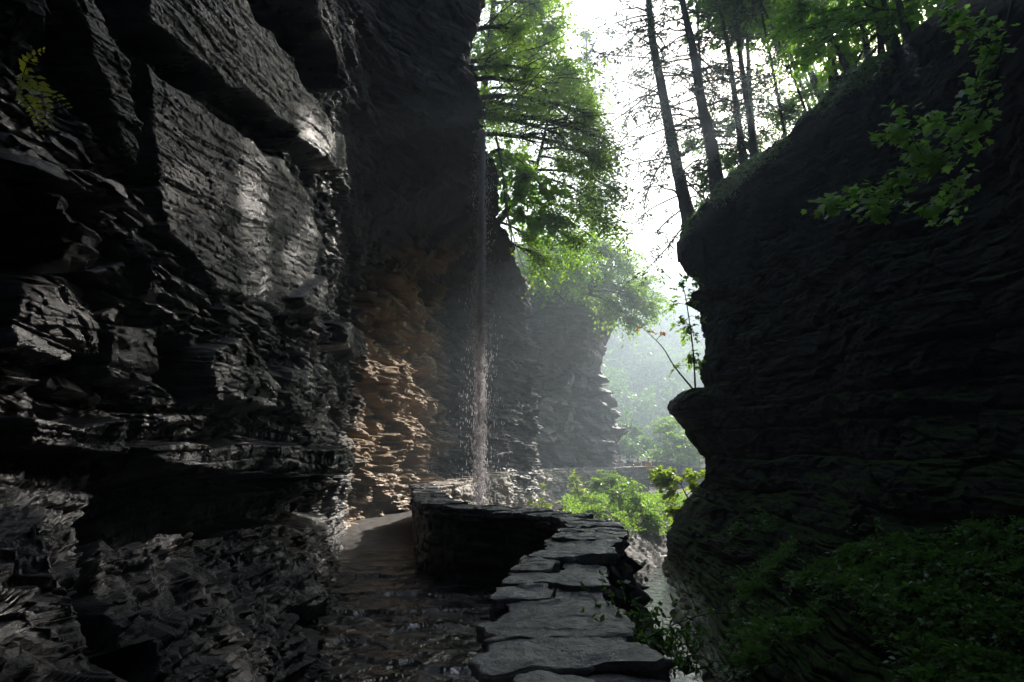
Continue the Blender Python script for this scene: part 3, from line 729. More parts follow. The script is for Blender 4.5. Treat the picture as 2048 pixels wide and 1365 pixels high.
# ------------------------------------------------------------------ VEGETATION
UP = np.array([0, 0, 1.])
def sprays(L, tubes, centers, dirs, length, nleaf, size, droop=.3, spread=.9, tint=(0, 1), flat=.7, jit=.35, twig=.0):
    """leafy twigs: leaves in two rows along each"""
    n = len(centers)
    dirs = unit(dirs)
    side = unit(np.cross(dirs, UP + .001)); nrm = unit(np.cross(side, dirs))
    base_t = RNG.random(n) * (tint[1] - tint[0]) + tint[0]
    for j in range(nleaf):
        f = (j + .5) / nleaf
        ln = length * (.7 + .6 * RNG.random((n, 1)))
        p = centers + dirs * ln * f + np.array([0, 0, -1.]) * droop * ln * f * f
        sg = 1 if j % 2 else -1
        d = dirs * (.55 + .5 * f) + side * sg * spread * (1 - .35 * f) + RNG.normal(0, jit, (n, 3)) + np.array([0, 0, -droop * f])
        nn = nrm * flat + RNG.normal(0, .45, (n, 3))
        L.add(p + side * sg * .03 * ln * RNG.random((n, 1)), d, nn, size * (.65 + .7 * RNG.random(n)), np.clip(base_t + RNG.normal(0, .15, n), 0, 1))
    if tubes is not None and twig > 0:
        for i in range(n):
            a = centers[i]; l = length
            tubes.add([a, a + dirs[i] * l * .5 - UP * droop * l * .25, a + dirs[i] * l - UP * droop * l], [twig, twig * .7, twig * .3], 3)
def blob_points(c, r, n, shell=.45):
    v = unit(RNG.normal(0, 1, (n, 3)))
    rad = np.minimum(np.abs(RNG.normal(0, .62, (n, 1))) + .12, 1.55)
    return np.asarray(c) + v * rad * np.asarray(r), v
def limb(tubes, a, b, r0, r1, sag=.1, n=7, wig=.06, sides=5):
    a, b = np.asarray(a, float), np.asarray(b, float); l = np.linalg.norm(b - a)
    t = np.linspace(0, 1, n)[:, None]
    p = a + (b - a) * t + UP * (sag * l * np.sin(t * math.pi)) + RNG.normal(0, wig * l / n, (n, 3)) * np.sin(t * math.pi)
    tubes.add(p, np.linspace(r0, r1, n), sides); return p

DENS = 2.2
def leafy_tree(name, label, base, trunk, r0, blobs, kind, mat, size, per=60, nleaf=9, length=.5, droop=.35, group=None, cat='tree', bark='bark', twigs=True, out=.6, tint=(0, 1), bare=0):
    """trunk: list of world points; blobs: list of (centre, radius xyz)"""
    root = empty(name, base, label, cat, group)
    tb = Tubes()
    tr = catmull(np.array(trunk), 8)
    tb.add(tr, np.linspace(r0, r0 * .25, len(tr)), 8, .12)
    lv = Leaves(kind)
    for c, r in blobs:
        c = np.asarray(c, float); r = np.asarray(r, float) * np.ones(3)
        k = np.argmin(np.linalg.norm(tr - c, axis=1) + np.where(tr[:, 2] > c[2] + r[2], 3, 0))
        m = limb(tb, tr[k], c, r0 * .35, r0 * .12, .08, 8)
        vol = max(1, int(DENS * per * (r[0] * r[1] * r[2]) ** (2 / 3)))
        ctr, v = blob_points(c, r, vol)
        # thin out by noise so that gaps and clumps appear
        keep = fbm(ctr, 1.0 / max(.4, r.mean()) * 1.6, 3, 17) > -.15 + RNG.normal(0, .12, len(ctr))
        ctr, v = ctr[keep], v[keep]
        dirs = v * out + unit(ctr - tr[k]) * .5 + RNG.normal(0, .35, ctr.shape); dirs[:, 2] *= .6
        sprays(lv, None, ctr - unit(dirs) * length * .5, dirs, length, nleaf, size, droop, tint=tint)
        if twigs:
            for i in RNG.choice(len(ctr), min(len(ctr), 14), replace=False) if len(ctr) else []:
                limb(tb, m[RNG.integers(3, len(m))], ctr[i], r0 * .09 + .004, .003, .05, 5, .1, 3)
        for _ in range(bare):
            e = c + RNG.normal(0, 1, 3) * r * 1.25
            limb(tb, m[RNG.integers(2, len(m))], e, r0 * .08 + .005, .003, .1, 6, .15, 3)
    rel(root, tb.build('trunk', MAT[bark], root))
    rel(root, lv.build('crown', MAT[mat], root))
    return root

def conifer(label, pxs, d, wbase, top_extra, foliage, droopy=.25, blen=(1.0, 2.6), nbr=16, bare=.6, group='conifers on the cliff rim', lo=.12, seed=0, mat='needle', sub=5, traced=()):
    """pxs: photo trace of the trunk from its foot up; d: distance"""
    rr = random.Random(seed)
    pts = [P(x, y, d + .25 * i) for i, (x, y) in enumerate(pxs)]
    last = pts[-1] - pts[-2]; last = last / np.linalg.norm(last)
    pts.append(pts[-1] + last * top_extra)
    root = empty('pine_tree', pts[0], label, 'tree', group)
    pts[0] = pts[0] - UP * .3
    tr = catmull(np.array(pts), 12)
    r0 = wbase / 2 / F * d
    tb = Tubes(); n = len(tr); rad = np.linspace(r0, r0 * .35, n)
    fl = 1 + .55 * np.exp(-np.arange(n) / 3.0)
    tb.add(tr, rad * fl, 9, .1)
    br = tb; lv = Leaves('needle'); cs = []; dr = []
    H = np.linspace(lo, 1, nbr)
    for tl in traced:
        q = [P(x, y, d + rr.uniform(-.3, .3)) for x, y in tl]
        q[0] = tr[np.argmin(np.linalg.norm(tr - P(tl[0][0], tl[0][1], d + .4), axis=1))]
        m = catmull(np.array(q), 6); br.add(m, np.linspace(.035, .011, len(m)), 4)
        L_ = np.linalg.norm(q[-1] - q[0])
        for _ in range(9):
            j = rr.randrange(2, len(m)); a = m[j]
            e = a + np.array([rr.uniform(-.35, .3), rr.uniform(-.3, .3), rr.uniform(-.4, .05)]) * L_ * .45
            m2 = limb(br, a, e, .013, .006, .05, 5, .2, 3)
            if rr.random() > .45:
                for u in range(foliage): cs.append(m2[rr.randrange(1, 5)]); dr.append(e - a + RNG.normal(0, .3, 3))
    for h in H:
        i = int(h * (n - 1)); a = tr[i]
        az = rr.uniform(0, 2 * math.pi); l = rr.uniform(*blen) * (1.05 - .35 * h)
        dv = np.array([math.cos(az), math.sin(az) * .8, rr.uniform(-.25, .3)])
        b = a + dv * l - UP * droopy * l
        m = limb(br, a, b, r0 * .14 + .018, .010, .10, 8, .14, 4)
        for _ in range(sub):
            j = rr.randrange(2, 8); q = m[j]
            e = q + (unit(m[j] - a) * rr.uniform(.2, .5) + np.array([rr.uniform(-.5, .5), rr.uniform(-.5, .5), rr.uniform(-.55, .1)])) * l * .38
            m2 = limb(br, q, e, .013, .007, .05, 5, .15, 3)
            if rr.random() > bare * (1.2 - h):
                for u in range(foliage):
                    w = m2[rr.randrange(1, 5)]
                    cs.append(w); dr.append(e - q + RNG.normal(0, .25, 3) * l * .4)
    rel(root, tb.build('trunk', MAT['bark'], root))
    if cs:
        sprays(lv, None, np.array(cs), np.array(dr), .5, 12, .17, .25, spread=.8, jit=.25)
        rel(root, lv.build('crown', MAT[mat], root))
    return root

def pb(px, py, d, rpx, ry=None, rz=None):
    k = d / F
    return (P(px, py, d), (rpx * k, (ry or rpx) * k, (rz or rpx * .8) * k))

# --- conifers and thin trunks on the right rim
conifer('tall conifer with dead drooping limbs leaning left from the tip of the cliff rim', [(1386,462),(1352,325),(1326,190),(1306,85),(1297,0)], 24.6, 28, 6, 2, traced=[[(1350,318),(1262,330),(1196,352)],[(1380,445),(1332,498),(1288,545)],[(1340,258),(1245,292),(1188,330)],[(1322,165),(1242,232),(1178,268)],[(1303,85),(1258,62),(1232,44)],[(1310,110),(1205,108),(1150,92)],[(1325,190),(1256,165),(1214,160)],[(1366,395),(1292,425),(1252,478)],[(1372,420),(1318,460),(1300,520)],[(1335,230),(1262,262),(1222,318)],[(1312,120),(1362,90),(1400,80)],[(1330,210),(1300,255),(1262,300)],[(1358,350),(1395,380),(1418,412)],[(1345,290),(1300,370),(1285,440)]], nbr=44, bare=.3, seed=1, blen=(1.2,3.0), lo=.05)
conifer('thick straight conifer trunk standing just right of the leaning one', [(1440,392),(1424,300),(1402,200),(1386,100),(1364,0)], 23.8, 29, 7, 2, traced=[[(1410,250),(1340,282),(1290,330)],[(1420,290),(1350,320),(1300,372)],[(1400,190),(1340,215),(1290,232)],[(1385,95),(1330,120),(1275,150)],[(1395,150),(1445,140),(1500,150)],[(1415,260),(1470,230),(1530,225)],[(1372,40),(1325,30),(1280,50)],[(1430,330),(1400,380),(1372,420)],[(1405,215),(1450,200),(1490,215)]], nbr=40, bare=.3, seed=2, blen=(1.0,2.6))
conifer('slim dark trunk second from the thick conifer on the rim', [(1488,322),(1472,210),(1456,100),(1438,0)], 24.2, 15, 6, 1, nbr=30, bare=.5, seed=3, blen=(.8,2.0))
conifer('slim twin-looking trunk with small crown right of two slimmer conifers', [(1511,330),(1500,240),(1487,160),(1473,50),(1470,0)], 23.2, 16, 6, 1, nbr=28, bare=.5, seed=4, blen=(.8,1.8))
conifer('pale hazy trunk just behind the slim twin-looking one', [(1508,300),(1500,200),(1496,110),(1491,0)], 27.5, 13, 6, 2, nbr=16, bare=.3, seed=5, blen=(.8,2.0))
conifer('very thin sapling trunk midway along the rim', [(1573,278),(1549,157),(1528,50),(1512,-30)], 22.5, 7, 3, 2, nbr=12, bare=.5, seed=6, blen=(.6,1.4))
conifer('thin curved trunk arching left over the leaf-littered rim', [(1621,238),(1584,147),(1550,68),(1520,0)], 21.5, 6, 3, 2, nbr=12, bare=.5, seed=7, blen=(.6,1.4))
conifer('small thin trunk partly behind the thick straight conifer', [(1425,330),(1410,220),(1402,150),(1395,40)], 27, 9, 4, 2, nbr=18, bare=.3, seed=8, blen=(.8,2.0))
conifer('stout grey trunk at the left of the upper rim cluster', [(1670,190),(1662,92),(1654,20),(1648,-40)], 21, 20, 8, 2, nbr=18, bare=.3, seed=9, blen=(1.2,2.8), lo=.3, mat='leaf_hang')
conifer('dark trunk curving left from the upper rim', [(1705,152),(1674,95),(1650,45),(1640,-20)], 19.2, 13, 5, 2, nbr=14, bare=.3, seed=10, blen=(.8,2.0), lo=.3, mat='leaf_hang')
conifer('leaning trunk beside the pale rock block on the rim', [(1740,122),(1727,62),(1712,-10)], 18.6, 15, 7, 2, nbr=14, bare=.3, seed=11, blen=(1,2.4), lo=.3, mat='leaf_hang')
conifer('upright trunk third from the top of the rim', [(1765,115),(1757,50),(1750,-40)], 18.2, 15, 8, 2, nbr=14, bare=.3, seed=12, blen=(1,2.4), lo=.25, mat='leaf_hang')
conifer('leaning dark trunk nearest the bright sun gap', [(1795,90),(1776,30),(1752,-40)], 17.4, 17, 8, 2, nbr=14, bare=.3, seed=13, blen=(1,2.4), lo=.25, mat='leaf_hang')
conifer('short thick trunk at the very top of the rim', [(1818,72),(1800,15),(1785,-60)], 17.0, 18, 8, 2, nbr=14, bare=.3, seed=14, blen=(1,2.4), lo=.25, mat='leaf_hang')
# broadleaf crowns behind / above them
leafy_tree('maple_tree', 'bright green maple spreading over the upper rim trunks', P(1700,170,20.5), [P(1700,170,20.5), P(1690,60,20.5), P(1680,-120,20.5)], .12,
    [pb(1800,58,17.3,26), pb(1778,40,17.6,28), pb(1825,40,17,26), pb(1615,110,21,50), pb(1575,60,21,50), pb(1690,110,20,45), pb(1600,20,20,60), pb(1680,30,19.5,60), pb(1750,15,18.5,60), pb(1810,20,17.5,45), pb(1640,-50,20,90), pb(1760,-60,18.5,90)], 'maple', 'leaf_hang', .15, per=75, length=.6)
leafy_tree('understorey_tree', 'small pale-leaved tree glowing behind the rim trunks', P(1470,330,29), [P(1470,330,29), P(1480,250,29), P(1500,160,29)], .06,
    [pb(1450,270,29,60), pb(1520,235,29,55), pb(1420,330,29,40), pb(1580,215,28,50), pb(1540,160,29,60), pb(1630,170,27,45)], 'simple', 'leaf_mid', .16, per=70, length=.55)
leafy_tree('shrub', 'low leafy bush between the trunk feet on the rim', P(1475,345,27), [P(1475,350,27), P(1476,320,27), P(1480,300,27)], .04,
    [pb(1460,320,27,36), pb(1500,290,27,34), pb(1425,372,27.5,30), pb(1535,262,27,34), pb(1580,235,26,34), pb(1405,410,28,24)], 'simple', 'leaf_mid', .15, per=110, length=.5, cat='shrub')
leafy_tree('shrub', 'small leafy bush at the upper part of the rim slope', P(1640,205,25), [P(1640,205,25), P(1640,180,25), P(1645,160,25)], .04,
    [pb(1625,190,25,34), pb(1650,150,25,34), pb(1690,120,24,34), pb(1730,90,23,30)], 'simple', 'leaf_mid', .14, per=100, length=.5, cat='shrub')
leafy_tree('understorey_tree', 'thin sapling with sparse leaves low between rim conifers', P(1425,400,27), [P(1425,400,27), P(1415,330,27), P(1405,250,27)], .04,
    [pb(1400,350,27,35), pb(1380,290,28,45), pb(1450,210,29,40)], 'simple', 'leaf_mid', .15, per=55, length=.5)
# canopy trees added mostly out of view to block sun and sky
for k, (x, y, z, r) in enumerate([(13.4, 32.5, 25.2, 3.0), (9.6, 24.2, 20.4, 2.6), (11, 28, 22.6, 3.2), (12.6, 30.5, 24.6, 3.2), (10.2, 25.5, 21.2, 2.8), (15, 34, 27, 3.4), (19, 40, 31, 3.6), (9.0, 6, 19, 3.2), (8.5, -2, 20, 3.4), (7.5, -10, 20, 3.4), (4.5, -6, 19, 3.2), (2.5, -12, 18, 3.2),(9.5, 22, 22.5, 3.0), (13, 25, 25, 3.4), (8.0, 17.5, 20, 2.8), (12, 18, 22.5, 3.2), (16, 21, 24, 3.5), (10.5, 13, 19, 2.8)]):
    leafy_tree('added_shade_tree', 'tall leafy tree added above the view to shade the gorge', (x + 4.2, y + 1.5, 10.5), [(x + 4.2, y + 1.5, 10.5), (x + 2.4, y + .7, .5 * z + 6), (x, y, z + 1)], .12,
        [((x + dx, y + dy, z + dz), (r * .55, r * .55, r * .45)) for dx, dy, dz in [(-r*.5, 0, 0), (r*.5, .3, .3), (0, -r*.5, -.5), (0, r*.5, .6), (0, 0, r*.4), (-.3*r, -.3*r, -1.4)]],
        'simple', 'leaf_mid', .30, per=26, length=.9, group='shade trees added above the view', twigs=False)

# --- trees over the alcove at left
DENS = 3.2
leafy_tree('hemlock_tree', 'dark drooping hemlock limbs reaching out over the waterfall lip', P(925,260,18.5), [P(900,330,18.5), P(925,180,18.5), P(930,20,18.5), P(935,-200,18.5)], .26,
    [pb(1000,130,18.5,60,60,40), pb(1060,140,18.5,60,60,45), pb(1120,190,18.8,65,60,50), pb(1180,230,19,55,50,55), pb(1215,280,19,40,40,40), pb(1050,215,18.2,65,60,40), pb(1120,270,18.5,70,60,45), pb(1190,310,19,50,50,40), pb(1000,230,18.2,45,50,30), pb(1040,60,18.5,60)],
    'needle', 'leaf_bright', .12, per=105, nleaf=12, length=.6, droop=.6, bare=7)
leafy_tree('beech_tree', 'sunlit yellow-green beech filling the sky left of the gap', P(950,300,24), [P(940,360,24), P(965,200,24), P(985,30,24), P(1000,-150,24)], .2,
    [pb(1000,40,24,75), pb(1070,10,24,60), pb(1060,90,24,70), pb(985,130,24,75), pb(1130,150,24.5,65), pb(1100,60,25,45), pb(1010,-60,24,90), pb(970,220,23.5,65), pb(1180,200,25,45), pb(1080,190,24,75), pb(1090,-30,25,50)],
    'simple', 'leaf_bright', .17, per=80, length=.6)
leafy_tree('maple_tree', 'bright yellow-green maple hanging down beside the waterfall', P(975,330,19.5), [P(960,330,19.5), P(1000,300,19.5), P(1050,330,19.5)], .09,
    [pb(1010,310,19.5,38), pb(1050,350,19.5,48), pb(1090,385,19.8,42), pb(1030,390,19.8,36), pb(1115,440,20,38), pb(1075,455,20.5,32), pb(990,350,19.5,28), pb(1040,430,20,25)], 'maple', 'leaf_hang', .13, per=75, length=.5)
leafy_tree('hemlock_tree', 'broad green hemlock behind the bright maple', P(965,480,20.3), [P(965,480,20.3), P(1015,420,20.5), P(1070,340,20.5), P(1100,220,20.5)], .14,
    [pb(1130,330,20.5,75), pb(1200,320,20.5,65), pb(1180,400,20.5,80), pb(1100,430,20.5,65), pb(1150,480,20.5,70), pb(1215,450,21,50), pb(1090,520,20.5,50), pb(1230,380,21,40), pb(1060,400,20.5,60), pb(1060,480,20.5,50), pb(1160,260,20.5,55), pb(1040,320,20.5,60)],
    'simple', 'leaf_bright', .12, per=62, length=.65, droop=.45, bare=3)
leafy_tree('hemlock_tree', 'pale feathery tree crowning the far headland', P(1180,580,38), [P(1180,590,38), P(1185,530,38), P(1190,450,38)], .2,
    [pb(1100,540,38,50), pb(1150,560,38,50), pb(1210,560,38.5,55), pb(1260,590,39,48), pb(1295,610,39.5,35), pb(1262,640,39.5,30), pb(1200,500,39,60), pb(1250,530,40,45), pb(1295,570,41,30), pb(1230,610,38.5,40), pb(1130,510,38,50)],
    'simple', 'leaf_bright', .2, per=60, length=.8, droop=.5)
DENS = 2.2
leafy_tree('understorey_tree', 'leafy sapling clump low on the left cliff edge', P(1050,560,34), [P(1050,570,34), P(1065,520,34), P(1080,480,34)], .06,
    [pb(1070,490,33,50), pb(1110,545,34,45), pb(1060,540,33,35), pb(1130,490,34,55), pb(1160,530,35,45)], 'simple', 'leaf_hang', .17, per=80, length=.55)
leafy_tree('spruce_tree', 'pale far spruce seen through haze right of the beech', P(1180,450,48), [P(1185,480,48), P(1180,300,48), P(1172,60,48)], .2,
    [pb(1180,400,48,50), pb(1180,330,48,48), pb(1176,260,48,42), pb(1174,190,48,34), pb(1172,120,48,24), pb(1172,70,48,14)], 'needle', 'leaf_dark', .3, per=60, length=1.0, droop=.5)

# --- far slope
def far_hills():
    X, Y = np.meshgrid(np.linspace(-62, 102, 90), np.linspace(52, 200, 80))
    p3 = np.stack([X, Y, 0*X], -1)
    Z = -1.0 + np.clip(Y - 95 - .15*np.abs(X - 18), 0, 200) * .52 + 3 * fbm(p3, .06, 3, 61)
    Z = Z + np.clip(-6 - X, 0, 60) * .5
    me = grid_mesh('hills', np.stack([X, Y, Z], -1))
    tag(link('hills', me, MAT['hill'], smooth=True), 'wooded hillside fading into blue haze beyond the gorge', 'hill', kind='structure')
    # left hill behind the alcove
    U, Y = np.meshgrid(np.linspace(0, 38, 60), np.linspace(21, 70, 60))
    edge = np.interp(Y, [21, 30, 40, 48, 70], [-5.5, -3.6, -.5, 3.5, 3])
    X = edge - U
    p3 = np.stack([X, Y, 0*X], -1)
    Z = 10.8 + U * .5 + .8 * fbm(p3, .2, 3, 62) - 2.5 * (U < .4)
    me = grid_mesh('terrain', np.stack([X, Y, Z], -1))
    tag(link('terrain', me, MAT['hill'], smooth=True), 'wooded ground above the left cliff', 'hill', kind='structure')
far_hills()
def forest():
    lv = Leaves('simple'); tb = Tubes()
    for _ in range(230):
        x = RNG.uniform(-8, 62); y = RNG.uniform(92, 186)
        z = -1.0 + max(0, y - 95 - .15*abs(x - 18)) * .52
        h = RNG.uniform(8, 14)
        tb.add([(x, y, z - 1), (x, y, z + h)], [.18, .05], 4)
        for k in range(6):
            c = np.array([x + RNG.normal(0, 1.1), y + RNG.normal(0, 1.1), z + h * RNG.uniform(.35, 1)])
            ctr, v = blob_points(c, (1.9, 1.9, 1.5), 30)
            sprays(lv, None, ctr, v + np.array([0, 0, -.2]), 1.0, 5, .55, .3)
    r = bpy.data.objects.new('forest', None); C.objects.link(r); tag(r, 'hazy blue-green far-off forest on the hillside', 'forest', kind='stuff')
    tb.build('trunk', MAT['bark_pale'], r)['kind'] = 'stuff'; lv.build('crown', MAT['leaf_mid'], r)['kind'] = 'stuff'
forest()

# --- shrubs in the gap
leafy_tree('shrub', 'big pale rounded bush standing beyond the people', P(1355,950,56), [P(1355,960,56), P(1350,900,56), P(1345,850,56)], .1,
    [pb(1330,860,56,28), pb(1360,880,55,36), pb(1390,910,55,32), pb(1330,910,55,30), pb(1370,930,54,34), pb(1345,845,57,18), pb(1405,940,54,26)], 'simple', 'leaf_bright', .26, per=90, length=.7, cat='shrub')
leafy_tree('shrub', 'low leafy bush beside the path end left of the people', P(1255,930,58), [P(1255,940,58), P(1252,900,58), P(1250,880,58)], .06,
    [pb(1245,890,58,22), pb(1270,900,58,20), pb(1290,885,60,22), pb(1235,850,62,26), pb(1265,860,62,24)], 'simple', 'leaf_mid', .26, per=80, length=.7, cat='shrub')
leafy_tree('shrub', 'sunlit leafy bush on the green bank under the far wall', P(1230,1010,31), [P(1230,1020,31), P(1225,985,31), P(1220,960,31)], .04,
    [pb(1195,968,32,22), pb(1225,962,32,26), pb(1255,975,31.5,28), pb(1275,1000,31,26), pb(1235,990,31,28), pb(1300,1030,30,22), pb(1315,1050,29.5,16)], 'simple', 'leaf_bright', .13, per=170, length=.4, cat='shrub')
leafy_tree('shrub', 'yellowing bush climbing the left part of the far wall', P(1160,1000,33), [P(1160,1005,33), P(1155,980,33), P(1150,950,33)], .03,
    [pb(1150,958,33,16), pb(1165,985,33,20), pb(1185,1000,32.5,18), pb(1150,980,33,12), pb(1085,972,32,8)], 'simple', 'leaf_yellow', .12, per=150, length=.35, cat='shrub')
leafy_tree('shrub', 'small grassy tuft on the rubble above the near wall', P(1085,1018,24), [P(1085,1022,24), P(1084,1012,24), P(1084,1006,24)], .015,
    [pb(1070,1012,24,10), pb(1090,1008,24,12), pb(1060,1005,25,7)], 'needle', 'leaf_yellow', .13, per=320, length=.25, cat='shrub')
leafy_tree('maple_tree', 'little yellow-green maple leaning out from the right cliff foot', P(1388,1020,26.5), [P(1396,1030,26.5), P(1375,995,26.5), P(1362,970,26.5)], .05,
    [pb(1330,955,27,26,26,14), pb(1370,950,27,30,26,14), pb(1400,975,26.5,22,22,12), pb(1345,985,26.5,22,22,10), pb(1380,1005,26,14,14,8), pb(1355,1020,26,18,18,9), pb(1355,1045,26,16,16,9), pb(1320,945,28,18,18,10)], 'maple', 'leaf_yellow', .15, per=210, length=.4)
# saplings on the ledge
leafy_tree('sapling', 'slender sapling with pale green leaves upright on the right cliff ledge', P(1391,782,24.2), [P(1391,784,24.2), P(1386,700,24.2), P(1372,600,24.2), P(1362,560,24.2)], .035,
    [pb(1360,570,24.2,22), pb(1345,610,24.2,18), pb(1385,590,24.5,18), pb(1375,655,24.6,28), pb(1400,640,25,18), pb(1380,715,24.5,24), pb(1345,735,24.2,12), pb(1405,730,25,16), pb(1395,560,25,20)], 'oval', 'leaf_bright', .13, per=75, length=.35)
leafy_tree('sapling', 'bent sapling with few red-brown leaves on the right cliff ledge', P(1389,780,24), [P(1389,782,24), P(1350,735,24), P(1325,695,24), P(1290,660,24)], .035,
    [pb(1300,662,24,12,12,5), pb(1280,655,24,9,9,5), pb(1325,668,24,10,10,6)], 'oval', 'leaf_red', .10, per=170, nleaf=5, length=.25)

# --- hanging maple branch against the right cliff
def hanging_branch():
    d = 7.0
    root = empty('maple_branch', P(2010,40,d), 'leafy maple branch hanging down in front of the right cliff', 'branch')
    tb = Tubes(); lv = Leaves('maple')
    main = [P(2040,-60,d+.3), P(2000,100,d), P(1960,230,d), P(1880,310,d-.1), P(1790,350,d-.1), P(1690,390,d-.15), P(1645,405,d-.2)]
    tr = catmull(np.array(main), 10); tb.add(tr, np.linspace(.02, .003, len(tr)), 5)
    subs = [[P(1985,150,d), P(1940,330,d+.2), P(1890,430,d+.3)], [P(1960,230,d), P(1900,380,d), P(1840,410,d)], [P(1990,110,d), P(1940,60,d), P(1890,20,d+.1)],
            [P(1995,80,d), P(1960,140,d-.1), P(1935,230,d-.1)], [P(1880,310,d-.1), P(1830,290,d), P(1800,200,d)], [P(1850,320,d-.1), P(1800,250,d-.1), P(1760,270,d)],
            [P(1820,340,d-.1), P(1770,400,d-.1), P(1740,420,d-.1)], [P(2000,60,d), P(1930,20,d+.1), P(1870,-10,d+.1)], [P(1960,230,d), P(1900,250,d), P(1850,215,d)]]
    allp = [tr[18:]]
    for s_ in subs:
        m = catmull(np.array(s_), 8); tb.add(m, np.linspace(.007, .002, len(m)), 4); allp.append(m)
    pts = np.concatenate(allp)
    idx = RNG.integers(0, len(pts), 980)
    c = pts[idx] + RNG.normal(0, .07, (980, 3)) * np.array([1.1, .8, .75]) - UP * .05
    dirs = RNG.normal(0, .6, (980, 3)) + np.array([-.8, 0, -.6])
    nn = np.array([-.3, -.45, .85]) + RNG.normal(0, .3, (980, 3))
    lv.add(c, dirs, nn, RNG.uniform(.06, .115, 980), RNG.random(980))
    rel(root, tb.build('stem', MAT['twig'], root)); rel(root, lv.build('leaves', MAT['leaf_shade'], root))
hanging_branch()

def roots():
    root = empty('hanging_roots', P(1000,300,17), 'pale thin roots trailing down the cliff edge behind the waterfall', 'roots')
    tb = Tubes(); rr = random.Random(4)
    for k in range(1):
        m = catmull(np.array([P(985,290,16.4), P(998,360,17.0), P(1004,420,17.7), P(1022,490,20.2), P(1046,560,24)]) + np.array([.1, -.5, 0]), 10)
        tb.add(m, np.linspace(.03, .012, len(m)), 5)
    rel(root, tb.build('root', MAT['bark_pale'], root))
    for k in range(11):
        i = rr.randrange(0, 26); a = m[i]
        q = Tubes(); q.add(catmull(np.array([a, a + np.array([.08, -.1, -.35 - rr.random() * .3]), a + np.array([rr.uniform(0, .25), -.12, -.9 - rr.random() * .8])]), 6), np.linspace(.016, .005, 13), 4)
        rel(root, q.build('root', MAT['bark_pale'], root))
roots()
# --- fern on the left cliff
def frond(lv, tb, pts, n, size0, nrm, tip=.25):
    tr = catmull(np.array(pts), 10)
    tb.add(tr, np.linspace(.003, .001, len(tr)), 3)
    t = unit(np.gradient(tr, axis=0))
    for k in range(n):
        f = (k + .5) / n; i = int(f * (len(tr) - 1))
        side = unit(np.cross(t[i], nrm))
        for sg in (-1, 1):
            sz = size0 * (1 - f * (1 - tip)) * (.6 + .4 * min(1, f * 6))
            lv.add(tr[i][None], (side * sg + t[i] * .45)[None] + RNG.normal(0, .06, (1, 3)), (np.asarray(nrm) + RNG.normal(0, .15, 3))[None], np.array([sz]), np.array([RNG.random()]))
def fern():
    d = 2.5
    root = empty('fern', P(45,170,d), 'bright yellow-green fern growing from the wet left cliff', 'fern')
    tb = Tubes(); lv = Leaves('simple'); nr = np.array([.5, -.8, .3])
    frond(lv, tb, [P(40,185,d+.1), P(50,140,d), P(65,115,d-.02), P(92,98,d-.04)], 9, .062, nr)
    frond(lv, tb, [P(45,150,d+.1), P(70,180,d-.05), P(110,190,d-.1), P(145,222,d-.12)], 12, .05, nr)
    frond(lv, tb, [P(70,150,d+.05), P(82,190,d-.05), P(92,230,d-.08), P(102,265,d-.1)], 11, .055, nr)
    frond(lv, tb, [P(45,190,d+.05), P(60,210,d), P(74,235,d), P(80,265,d)], 10, .05, nr)
    rel(root, tb.build('stem', MAT['twig'], root)); rel(root, lv.build('leaves', MAT['fern'], root))
fern()

# --- plants beside the near wall
def little_plant(label, s_, mat, size, ns):
    root = empty('weed', s_, label, 'plant')
    tb = Tubes(); lv = Leaves('simple')
    for _ in range(ns):
            e = s_ + np.array([RNG.normal(0, .13), RNG.normal(0, .12), RNG.uniform(.04, .24)])
            m = limb(tb, s_, e, .003, .001, .1, 6, .1, 3)
            for q in m[1:]:
                k = 4
                lv.add(np.repeat(q[None], k, 0), RNG.normal(0, 1, (k, 3)) + np.array([0, 0, .25]), RNG.normal(0, .5, (k, 3)) + UP, RNG.uniform(.6, 1.2, k) * size, RNG.random(k))
    rel(root, tb.build('stem', MAT['twig'], root)); rel(root, lv.build('leaves', MAT[mat], root))
little_plant('small green weed rooted low on the gorge side of the near wall', P(1222,1262,3.35), 'cover', .032, 9)
little_plant('weed with arching stems growing from moss by the near wall', P(1258,1300,3.05), 'cover', .034, 12)
little_plant('bushy dark green weed right of the nearest cap stone', P(1325,1312,3.4), 'cover', .036, 20)
little_plant('low leafy weed at the right edge of the nearest cap stone', P(1372,1350,3.15), 'cover', .034, 14)
